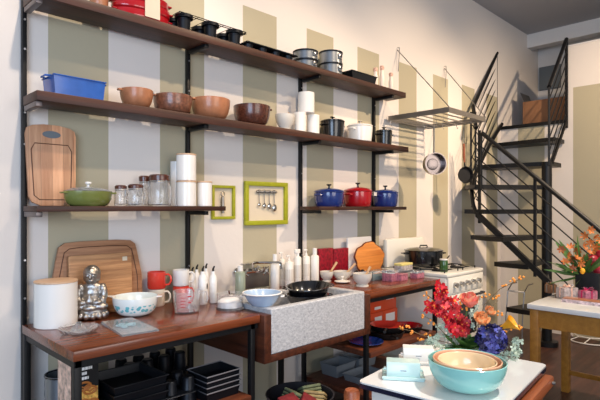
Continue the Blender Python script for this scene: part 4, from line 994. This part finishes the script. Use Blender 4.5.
for k in range(5):   # bent rods winding round the turn
    y0_ = 125+16*k
    G().tube([cam_pt(472.5, y0_, dep(5.15, 2.56)), cam_pt(477, y0_+8, dep(4.98, 2.5)), cam_pt(481, y0_+16, dep(4.87, 2.35))], .006, 6).obj('rail_rod', m_steel_blk, stt)
    G().tube([cam_pt(481, y0_-4, dep(5.35, 2.58)), cam_pt(476, y0_+6, dep(5.2, 2.57)), cam_pt(471.5, y0_+18, dep(5.08, 2.55))], .006, 6).obj('rail_rod', m_steel_blk, stt)
# curved outer stringer by the wall
G().tube([cam_pt(502, 124, dep(6.1, 2.58)), cam_pt(489, 146, dep(5.6, 2.585)), cam_pt(476, 172, dep(5.15, 2.56)), cam_pt(471.5, 190, dep(5.02, 2.5)), cam_pt(473, 204, dep(4.9, 2.38)), low0], .02, 8).obj('stringer', m_steel_blk, stt)
# upper right railing
r0 = cam_pt(549, 87, dep(5.45, 1.84)); r1 = Vector((6.13, 1.865, z_of(39, 6.13, 1.865)))
r1 = cam_pt(566.5, 39, dep(6.13, 1.865))
G().tube([r0, r1], .021, 10).obj('handrail', m_steel_blk, stt)
G().tube([r0, (r0.x, r0.y, z_of(165, r0.x, r0.y))], .012, 8).obj('baluster', m_steel_blk, stt)
G().box(r1.x-.014, r1.x+.014, r1.y-.014, r1.y+.014, ZL-.1, r1.z-.01).obj('baluster', m_steel_blk, stt)
for k in range(1, 7):
    dz = -.135*k; G().tube([r0+Vector((0, 0, dz)), r1+Vector((0, 0, dz))], .0065, 6).obj('rail_rod', m_steel_blk, stt)
G().tube([cam_pt(552, 163, dep(5.6, 1.85)), cam_pt(566, 122, dep(6.12, 1.865))], .018, 6).obj('stringer', m_steel_blk, stt)
# cardboard box on the loft
t = thing('cardboard_box', 'brown cardboard box with dark open flaps on the loft floor', 'box', (6.5, 2.17, ZL+.001), .0)
yy0 = y_at(565, 6.5)-2.15-.0; 
G().box(-.14, .16, -.25, .27, 0, .31, bv=.003).obj('box_body', m_card, t)
for s, a in ((-1, .5), (1, .35)):
    G().box(-.13, .15, 0, .13, 0, .004, M=Matrix.Translation((0, s*.25+.01, .311)) @ Matrix.Rotation(PI/2-s*a, 4, 'X')).obj('flap', m_darkglass, t)
# pale chair-like frame under stair
q = cam_pt(522, 290, 5.0)
t = thing('wire_stand', 'pale curved metal stand on the floor beneath the stairs', 'stand', (q.x, q.y, 0))
for s in (-.06, .1): G().tube([(-.16, .0+s, 0), (-.15, s, .35), (-.1, s, .62), (0, s, .68), (.12, s, .68)], .006).obj('curved_leg', m_brush, t)
G().tube([(-.1, -.06, .62), (-.1, .1, .62)], .008).obj('crossbar', m_stoneware, t)
# ================================================================== FRONT TABLE
TZ = .76
tx, ty = at_z(356.7, 381.2, TZ); rot = math.radians(6.3)
TL, TD = .71, .54
t = thing('enamel_table', 'white enamel topped table with navy rim in the right foreground', 'table', (tx, ty, 0), rot)
def rr2(x0, x1, y0, y1, r, n=5):
    P = []
    for cx, cy, a0 in ((x1-r, y1-r, 0), (x0+r, y1-r, PI/2), (x0+r, y0+r, PI), (x1-r, y0+r, 3*PI/2)):
        for k in range(n+1): a = a0+PI/2*k/n; P.append((cx+r*math.cos(a), cy+r*math.sin(a)))
    return P
def slab(P, z0, z1, mi=0):
    g = G(); n = len(P); g.add([(x, y, z0) for x, y in P]+[(x, y, z1) for x, y in P], [list(range(n))[::-1], list(range(n, 2*n))]+[[i, (i+1) % n, n+(i+1) % n, n+i] for i in range(n)]); return g
slab(rr2(0, TL, -TD, 0, .025), TZ-.024, TZ-.0065).obj('rim_band', m_navy, t)
slab(rr2(.002, TL-.002, -TD+.002, -.002, .025), TZ-.006, TZ).obj('enamel_top', m_enameltop, t)
G().box(.05, TL-.03, -TD+.04, -.04, TZ-.13, TZ-.025).obj('apron', m_stove, t)
G().box(.03, TL-.02, -TD-.03, -TD+.028, TZ-.085, TZ-.038, bv=.008).obj('pull_out_leaf', m_chairwood, t)
G().cyl((TL-.06, -TD-.032, TZ-.06), (TL-.06, -TD-.044, TZ-.06), .008).obj('knob', m_brush, t)
for lx, ly in ((-.02, .01), (TL-.07, -.06), (.05, -TD+.05), (TL-.07, -TD+.05)):
    G().lathe([(0, 0), (.018, 0), (.03, TZ-.2), (.032, TZ-.04), (.026, TZ-.03), (0, TZ-.03)], 20, M=Matrix.Translation((lx, ly, 0))).obj('leg', m_chairwood, t)
# nested bowls
X, Y = at_z(467, 388, TZ); r = .145
hs = .108
grp = 'nested glass bowls'
def gb(lb, zz, r, h, m): return bowl('glass_bowl', lb, 'bowl', X, Y, zz, r, h, m, .42, .005, 2.0, grp, seg=56)
gb('large turquoise glass bowl holding two smaller bowls on the enamel table', TZ, r, hs, m_turq)
gb('peach glass bowl nested inside the turquoise bowl', TZ+.0055, r-.018, hs-.006+.003, m_peach)
gb('innermost cream glass bowl nested inside the peach bowl', TZ+.011, r-.036, hs-.014+.002, m_butter)
def butter(label, p, L_, m, rz):
    x, y = at_z(*p, TZ); t = thing('butter_dish', label, 'butter dish', (x, y, TZ), rz, 'butter dishes on the enamel table')
    g = G().box(-L_/2, L_/2, -.05, .05, 0, .008, bv=.003).tube([(-L_/2, -.05, .012), (L_/2, -.05, .012), (L_/2, .05, .012), (-L_/2, .05, .012)], .004, 6, closed=True); g.obj('tray', m, t)
    w2 = .04; P = [(-w2, .0095), (-w2*.97, .058), (-w2*.8, .068), (w2*.8, .068), (w2*.97, .058), (w2, .0095)]
    G().prism(P, -L_/2+.016, L_/2-.016, bv=.003, M=Matrix.Rotation(PI/2, 4, 'Z'), smooth=False).obj('lid', m, t)
    for s in (-1, 1): G().box(s*(L_/2-.014)-.009, s*(L_/2-.014)+.009, -.012, .012, .03, .038, bv=.003).obj('lid_handle', m, t)
    G().box(-.012, .012, -.0415, -.0405, .036, .039).obj('maker_mark', m_panel, t)
    return t
butter('mint green ceramic butter dish at the front left of the enamel table', (403, 377), .165, m_mint, -PI/2+.62)
butter('white ceramic butter dish behind the mint one', (418, 362), .165, m_ceramic, -PI/2+.62)
# ------------------------------------------------------------------ bouquets
RV = Vector((1, -1, 0)).normalized(); FV = Vector((1, 1, 0)).normalized(); UZ = Vector((0, 0, 1))
vx, vy = at_z(467, 357, TZ); VD = dep(vx, vy); K = VD/FP
fa = thing('flower_arrangement', 'red, coral, yellow and indigo flower arrangement with orange berries on the enamel table', 'flowers', (vx, vy, TZ))
zb0 = z_of(357, vx, vy)
def L(px, py, d=0): return RV*((px-467)*K)+FV*d+UZ*((357-py)*K+0.0)
def petal(g, c, n, u, ln, wd, cup=.25, mi=0):
    n = n.normalized(); u = (u-n*u.dot(n)).normalized(); s = n.cross(u)
    P = [c, c+u*ln*.35+s*wd*.45+n*cup*ln*.1, c+u*ln*.75+s*wd*.5+n*cup*ln*.45, c+u*ln+n*cup*ln*.8, c+u*ln*.75-s*wd*.5+n*cup*ln*.45, c+u*ln*.35-s*wd*.45+n*cup*ln*.1, c+u*ln*.55+n*cup*ln*.12]
    g.add(P, [[0, 1, 6], [1, 2, 6], [2, 3, 6], [3, 4, 6], [4, 5, 6], [5, 0, 6]], mi, True)
def rnd(s=1): return Vector((random.uniform(-s, s), random.uniform(-s, s), random.uniform(-s, s)))
def blossom(g, c, n, size, k=5, cup=.3, wd=.75, mi=0):
    n = n.normalized(); a = n.orthogonal().normalized(); b = n.cross(a); o = random.random()*6
    for i in range(k):
        an = o+2*PI*i/k; petal(g, c, n, a*math.cos(an)+b*math.sin(an), size, size*wd, cup, mi)
def rose(name, c, r, m, n0):
    g = G(); n = n0.normalized(); a = n.orthogonal().normalized(); b = n.cross(a)
    for ring, (k, R_r, hh, op) in enumerate(((2, .22, 1.35, .0), (3, .38, 1.35, .0), (3, .55, 1.3, .03), (4, .72, 1.25, .07), (5, .86, 1.1, .18))):
        for i in range(k):
            a0 = 2*PI*i/k+ring*.8; hw = PI/k*1.6; vs = []; fs = []
            for iv in range(6):
                v = iv/5
                for iu in range(7):
                    u = -1+2*iu/6; an = a0+u*hw*(.55+.45*math.sin(PI*min(v+.2, 1)))
                    rad = r*R_r*(.3+.7*math.sin(v*PI*.66))*(1+op*1.6*v**4)*(1+.07*u)
                    h_ = r*(hh*1.15*v*(1-.16*u*u*v)-op*.4*v**4-.5)
                    vs.append(c+(a*math.cos(an)+b*math.sin(an))*rad+n*h_)
            for iv in range(5):
                for iu in range(6): q = iv*7+iu; fs.append([q, q+1, q+8, q+7])
            g.add(vs, fs, (ring+i) % 2, True)
    g.obj(name, m, fa, fix=False)
slab(rr2(-.065, .065, -.04, .04, .006), 0, .055).obj('vase', m_greenglass, fa).rotation_euler = (0, 0, -.785)
# stems & foliage filling the base
g = G()
for _ in range(46):
    a = random.uniform(0, 2*PI); e = random.uniform(.25, 1.1)
    u = Vector((math.cos(a)*math.cos(e), math.sin(a)*math.cos(e), math.sin(e)))
    c = Vector((random.uniform(-.05, .05), random.uniform(-.05, .05), .05))
    petal(g, c, (UZ+rnd(.6)), u, random.uniform(.06, .12), .035, .1)
g.obj('leaves', m_leaf, fa, fix=False)
def spray(m, ctrs, size, n, nm='orchid_spray'):
    n = int(n*1.3); size *= .95
    g = G(); pts = ctrs
    for i in range(n):
        u = random.random()*(len(pts)-1); k = int(u); p = pts[k].lerp(pts[k+1], u-k)
        c = p+rnd(.018)+FV*random.uniform(-.03, .01)
        blossom(g, c, -FV+rnd(.9), size*random.uniform(.6, 1.15), 5, random.uniform(.1, .6), .58, random.choice((0, 0, 0, 1, 2)))
        if i % 3 == 0: g.sph(c-FV*.004, .004, 6, 3)
    g.obj(nm, [m, m_orchid_lt, m_orchid_dk, m_berry], fa, fix=False)
    G().tube([Vector((0, 0, .05))]+pts, .0025, 6).obj('stem', m_leaf, fa)
spray(m_orchid, [L(455, 338), L(447, 318), L(440, 300), L(441, 286)], .026, 46)
spray(m_orchid2, [L(462, 332), L(458, 316), L(450, 300)], .024, 30)
spray(m_orchid, [L(448, 318), L(436, 308), L(426, 304)], .022, 24)
spray(mat('dark_red_orchid', (168, 18, 36), .45, var=.3, vscale=60), [L(465, 335), L(462, 326), L(455, 318)], .022, 18)
rose('rose', L(467.5, 301, -.03), .043, m_rose, -FV*.35+UZ*1-RV*.15); G().tube([L(462, 340), L(466, 306, -.02)], .003, 6).obj('stem', m_leaf, fa)
rose('rose', L(477, 318, -.05), .036, m_rose2, -FV*.6+UZ*.8+RV*.1)
rose('rose', L(489, 312, .0), .026, m_rose2, -FV*.5+UZ*.6+RV*.3)
# calla lily
g = G(); c = L(496, 328, -.02); tip = L(510, 318, -.075); ax = (tip-c); 
ring = []
a_ = ax.normalized(); s1 = a_.orthogonal().normalized(); s2 = a_.cross(s1)
vs = []; fs = []; N = 18; Rw = 7
for i in range(Rw+1):
    u = i/Rw; rad = .005+.012*u+.022*u**3
    for k in range(N): 
        an = 2*PI*k/N; vs.append(c+ax*(u*.8+.2*u*max(0, math.cos(an)))+(s1*math.cos(an)+s2*math.sin(an))*rad)
for i in range(Rw):
    for k in range(N): fs.append([i*N+k, i*N+(k+1) % N, (i+1)*N+(k+1) % N, (i+1)*N+k])
g.add(vs, fs, 0, True); g.obj('calla_lily', m_calla, fa, fix=False); G().tube([L(475, 350), c], .004, 6).obj('stem', m_leaf, fa)
# hydrangea
g = G(); hc = L(485.5, 335, -.07)
for i in range(170):
    z_ = 1-2*(i+.5)/170; a = i*2.39996; q = math.sqrt(1-z_*z_); nv = Vector((q*math.cos(a), q*math.sin(a), z_))
    blossom(g, hc+nv*.062*Vector((1, 1, .95)).length/1.7, nv+rnd(.7), .0135, 4, .3, .8, random.choice((0, 0, 1, 2, 2)))
g.sph(hc, .05, 16, 2); g.obj('hydrangea', [m_hyd, m_hyd_lt, m_hyd_dk], fa, fix=False)
# berries
def berry(path, clusters, n=7):
    b = G().tube(path, .0018, 6).obj('berry_branch', m_stem, fa)
    for c in clusters:
        for _ in range(min(n, 4)): G().sph((0, 0, 0), random.uniform(.0045, .0065), 10).obj('berry', m_berry, b, c+Vector((random.uniform(-.016, .016), random.uniform(-.014, .014), random.uniform(-.011, .011))))
berry([L(475, 340), L(484, 305), L(500, 289), L(524, 277)], [L(486, 296), L(495, 297), L(513, 281), L(521, 277), L(506, 285)], 6)
berry([L(455, 345), L(430, 338), L(412, 331), L(398, 328)], [L(402, 329), L(412, 332), L(420, 338), L(427, 335), L(408, 326)], 7)
berry([L(450, 340), L(432, 320), L(422, 315)], [L(423, 316), L(430, 322)], 5)
berry([L(450, 330), L(434, 300), L(426, 294)], [L(427, 294), L(431, 299)], 5)
berry([L(480, 345), L(505, 332), L(520, 325)], [L(512, 328), L(519, 326), L(499, 314), L(505, 330)], 5)
berry([L(470, 330, -.05), L(478, 312, -.06), L(496, 300, -.02)], [L(478, 319, -.06), L(455, 300, -.04), L(462, 306, -.05)], 3)
def sprig(path, n, m=m_euc, s=.0135):
    n = int(n*1.5)
    e = G().tube(path, .002, 6).obj('eucalyptus_sprig', m_euc, fa); g = G()
    for i in range(n):
        u = random.random()*(len(path)-1); k = int(u); p = path[k].lerp(path[k+1], u-k)+rnd(.014)
        blossom(g, p, rnd(1)-FV*.5, s*random.uniform(.6, 1.1), 3, .2, .8)
    g.obj('sprig_leaves', m_euc, e, fix=False)
sprig([L(458, 345), L(444, 336), L(430, 340), L(424, 346)], 46); sprig([L(458, 340), L(448, 330), L(440, 326)], 30); sprig([L(450, 348), L(436, 345, -.03), L(428, 336)], 34)
sprig([L(490, 352), L(505, 352, -.05), L(514, 343), L(519, 340)], 36); sprig([L(490, 354), L(508, 357, -.05), L(518, 350)], 30); sprig([L(474, 330), L(470, 318), L(478, 305)], 12)
# ================================================================== RIGHT TABLE
T2 = .78; cx, cy = at_z(526.7, 303.6, T2)
t = thing('ochre_table', 'ochre painted table with a white top at the right edge', 'table', (cx, cy, 0))
W2, D2 = .74, 1.15
G().box(0, W2, -D2, 0, T2-.035, T2, bv=.006).obj('table_top', m_enameltop, t)
g = G().box(.03, W2-.03, -D2+.04, -.015, T2-.16, T2-.036).obj('apron', m_ochre, t)
for lx, ly in ((.015, -.07), (W2-.08, -.07), (.015, -D2+.02), (W2-.08, -D2+.02)): G().box(lx, lx+.055, ly, ly+.055, 0, T2-.037, bv=.003).obj('leg', m_ochre, t)
G().box(W2-.07, W2-.045, -D2+.03, -.07, .14, .175, bv=.003).obj('stretcher', m_ochre, t)
def t2(px, py): return at_z(px, py, T2)
def gift(label, p0, p1, pb, pt, m, rib, nm='gift_parcel'):
    x0, y0 = t2((p0+p1)/2, pb); r = (p1-p0)/2*dep(x0, y0)/FP; h = z_of(pt, x0, y0)-T2
    t = thing(nm, label, 'parcel', (x0, y0+r*.3, T2), -.5, 'wrapped parcels on the ochre table')
    g = G().box(-r*.9, r*.9, -r*.6, r*.6, 0, h*.72, bv=.008); 
    for _ in range(9): petal(g, Vector((0, 0, h*.7)), UZ+rnd(.3), rnd(1)+UZ*.6, r*.8, r*.5, .3)
    g.obj('wrapping', m, t, fix=False)
    g = G().box(-r*.92, r*.92, -.006, .006, h*.1, h*.73).box(-.006, .006, -r*.62, r*.62, .0, h*.73)
    for s in (-1, 1): g.tube([(0, 0, h*.73), (s*.02, 0, h*.9), (s*.035, 0, h*.82), (0, 0, h*.73)], .004, 6)
    g.obj('ribbon', rib, t)
gift('small brown wrapped parcel near the left edge of the ochre table', 547, 558, 293, 281, m_card, m_brush)
gift('clear wrapped parcel with pale ribbon in front of the dark vase', 560.5, 580, 298.5, 283, m_clearwrap, m_pinkstop)
gift('magenta ribboned parcel right of the clear one', 582, 599, 299.5, 287, m_pinkglass, m_ribbon)
x0, y0 = t2(582, 303)
t = thing('patterned_tray', 'flat red and white patterned package lying at the front of the ochre table', 'package', (x0, y0, T2), -PI/2)
G().box(-.12, .2, -.05, .05, 0, .022, bv=.003).obj('tray_body', mat('red_white_print', (214, 190, 192), .4, var=.5, vscale=50), t)
G().box(-.115, .195, -.045, .045, .0225, .028, bv=.002).obj('top_layer', m_terra, t)
x0 = 4.2; y0 = y_at(590, x0)
v2 = thing('autumn_arrangement', 'orange lily and dark red fruit arrangement in a black square vase on the ochre table', 'flowers', (x0, y0, T2))
hv = z_of(272, x0, y0)-T2
G().box(-.08, .08, -.08, .08, 0, hv, bv=.004).obj('vase', m_black, v2)
d2 = dep(x0, y0); K2 = d2/FP; pcx = 300+FP*(x0-y0)/(x0+y0)
def L2(px, py, d=0): return RV*((px-pcx)*K2)+FV*d+UZ*((HY-py)*K2+EYE-T2)
def lily(c, n, s, m=m_lily):
    g = G(); blossom(g, c, n, s, 6, .55, .42); blossom(g, c, n, s*.8, 5, .8, .3); g.obj('lily', m, v2, fix=False)
for (px, py, dd) in ((568, 255, 0), (572, 247, .02), (565, 262, 0), (575, 258, -.03), (570, 268, -.03), (590, 243, 0), (595, 236, 0), (588, 252, -.02), (597, 247, .02), (592, 230, .02), (579, 250, .02), (563, 250, .03), (577, 263, -.05), (584, 246, .0), (587, 236, .03), (599, 240, -.02), (583, 257, -.03), (572, 259, .0), (594, 250, .0)):
    lily(L2(px, py, dd), -FV+rnd(.8), .034, random.choice((m_lily, m_lily, m_lily_dk)))
for (px, py, r, dd) in ((590.5, 260, 6.0, -.02), (596, 270, 6.2, -.05), (601, 255, 5.5, .0)):
    c = L2(px, py, dd); f = G().sph(c, r*K2, 22, sc=(1, 1, .95)).obj('fruit', m_pom, v2)
    G().lathe([(0, 0), (.006, 0), (.009, .012), (.005, .01), (0, .006)], 10, M=Matrix.Translation(c+Vector((0, 0, r*K2*.93)))).obj('fruit_crown', m_pom, f)
c = L2(578, 270, -.06); G().sph(c, .018, 14, sc=(1, 1, 1.3)).obj('yellow_bud', m_calla, v2)
for i in range(30):
    g = G(); tx_, ty_ = random.choice(((548, 268), (553, 262), (560, 275), (558, 268), (575, 235), (582, 240), (584, 255), (600, 228), (566, 240), (553, 274), (580, 262)))
    u = L2(tx_+random.uniform(-4, 4), ty_+random.uniform(-5, 5), random.uniform(-.05, .05))-L2(584, 276)
    petal(g, L2(584, 276), rnd(1)-FV*.6, u, u.length, .02 if tx_ < 562 else .035, .12); g.obj('leaf', m_leaf, v2, fix=False)
# floor things at right
x0, y0 = at_z(590, 339, .02)
t = thing('wire_plant_stand', 'white bent wire plant stand on the floor behind the ochre table', 'wire stand', (x0, y0, 0))
g = G()
for a in range(2): g.tube([(.22*(1-.35*a)*math.cos(b), .22*(1-.35*a)*math.sin(b), .012+.05*a) for b in [2*PI*k/28 for k in range(28)]], .006, 6, closed=True)
for k in range(8): b = 2*PI*k/8; g.tube([(.22*math.cos(b), .22*math.sin(b), .012), (.14*math.cos(b+.3), .14*math.sin(b+.3), .062)], .005, 6)
g.obj('wire_ring', m_ceramic, t)
x0, y0 = at_z(606, 408, .3)
t = thing('black_bag', 'black bag with a pink patch at the lower right edge', 'bag', (x0+.2, y0-.07, 0))
g = G().lathe([(0, 0), (.13, 0), (.16, .06), (.165, .3), (.13, .48), (.07, .56), (0, .57)], 28, sx=1, sy=.8, fun=lambda a, z: 1+.04*math.sin(5*a+z*20)); g.obj('bag_body', m_black, t)
G().sph((-.15, .02, .33), .025, 12, sc=(.5, 1, 1.4)).obj('pink_patch', mat('pink_patch_cloth', (220, 110, 130), .7), t)
# ================================================================== LIGHT
def area(name, loc, target, size, power, col, sy=None):
    l = bpy.data.lights.new(name, 'AREA'); l.energy = power; l.color = col; l.size = size
    if sy: l.shape = 'RECTANGLE'; l.size_y = sy
    o = bpy.data.objects.new(name, l); C.objects.link(o); o.location = loc
    o.rotation_euler = (Vector(target)-Vector(loc)).to_track_quat('-Z', 'Y').to_euler(); return o
def spot(name, loc, target, power, col, ang=70, blend=.5, rad=.04):
    l = bpy.data.lights.new(name, 'SPOT'); l.energy = power; l.color = col; l.spot_size = math.radians(ang); l.spot_blend = blend; l.shadow_soft_size = rad
    o = bpy.data.objects.new(name, l); C.objects.link(o); o.location = loc
    o.rotation_euler = (Vector(target)-Vector(loc)).to_track_quat('-Z', 'Y').to_euler(); return o
WARM = (1, .76, .52); COOL = (.58, .75, 1.0)
area('window_daylight', (-2.2, -1.0, 1.9), (1.2, 2.4, 1.2), 2.4, 105, COOL, 2.2)
area('window_daylight', (1.5, -3.6, 2.0), (2.5, 2.4, 1.2), 3.0, 75, (1, .93, .86), 2.4)
spot('track_or_fill_lamp', (.95, 1.35, 3.7), (1.1, 2.6, 1.6), 105, (1, .82, .64), 85, .6)
spot('track_or_fill_lamp', (2.4, .9, 3.7), (2.5, 2.6, 1.3), 130, WARM, 85, .7)
spot('track_or_fill_lamp', (4.3, .1, 3.7), (4.1, 2.6, 1.3), 300, WARM, 85, .9)
spot('track_or_fill_lamp', (4.6, -.2, 3.7), (6.0, 2.0, 1.6), 300, WARM, 85, .9)
spot('track_or_fill_lamp', (2.4, -.1, 3.7), (1.95, .95, .8), 300, (1, .92, .84), 50, .8)  # added fill spot, only there to brighten the enamel table top
spot('track_or_fill_lamp', (4.2, .2, 3.7), (3.95, .95, .8), 150, (1, .92, .84), 50, .8)  # extra spot put in to lift the ochre table and its flowers
w_ = bpy.data.worlds.new('World'); bpy.context.scene.world = w_; w_.use_nodes = True
w_.node_tree.nodes['Background'].inputs[0].default_value = (.74, .84, 1, 1); w_.node_tree.nodes['Background'].inputs[1].default_value = .38
# ================================================================== CAMERA
cd = bpy.data.cameras.new('camera'); cam = bpy.data.objects.new('camera', cd); C.objects.link(cam)
cam.location = (0, 0, EYE); cam.rotation_euler = (PI/2, 0, -PI/4)
cd.sensor_width = 36; cd.lens = 36*FP/600; cd.shift_y = 7.5/600; cd.clip_start = .05
bpy.context.scene.camera = cam
vs_ = bpy.context.scene.view_settings
vs_.view_transform = 'Standard'; vs_.look = 'None'; vs_.gamma = 1; vs_.use_curve_mapping = False; vs_.exposure = 0.3
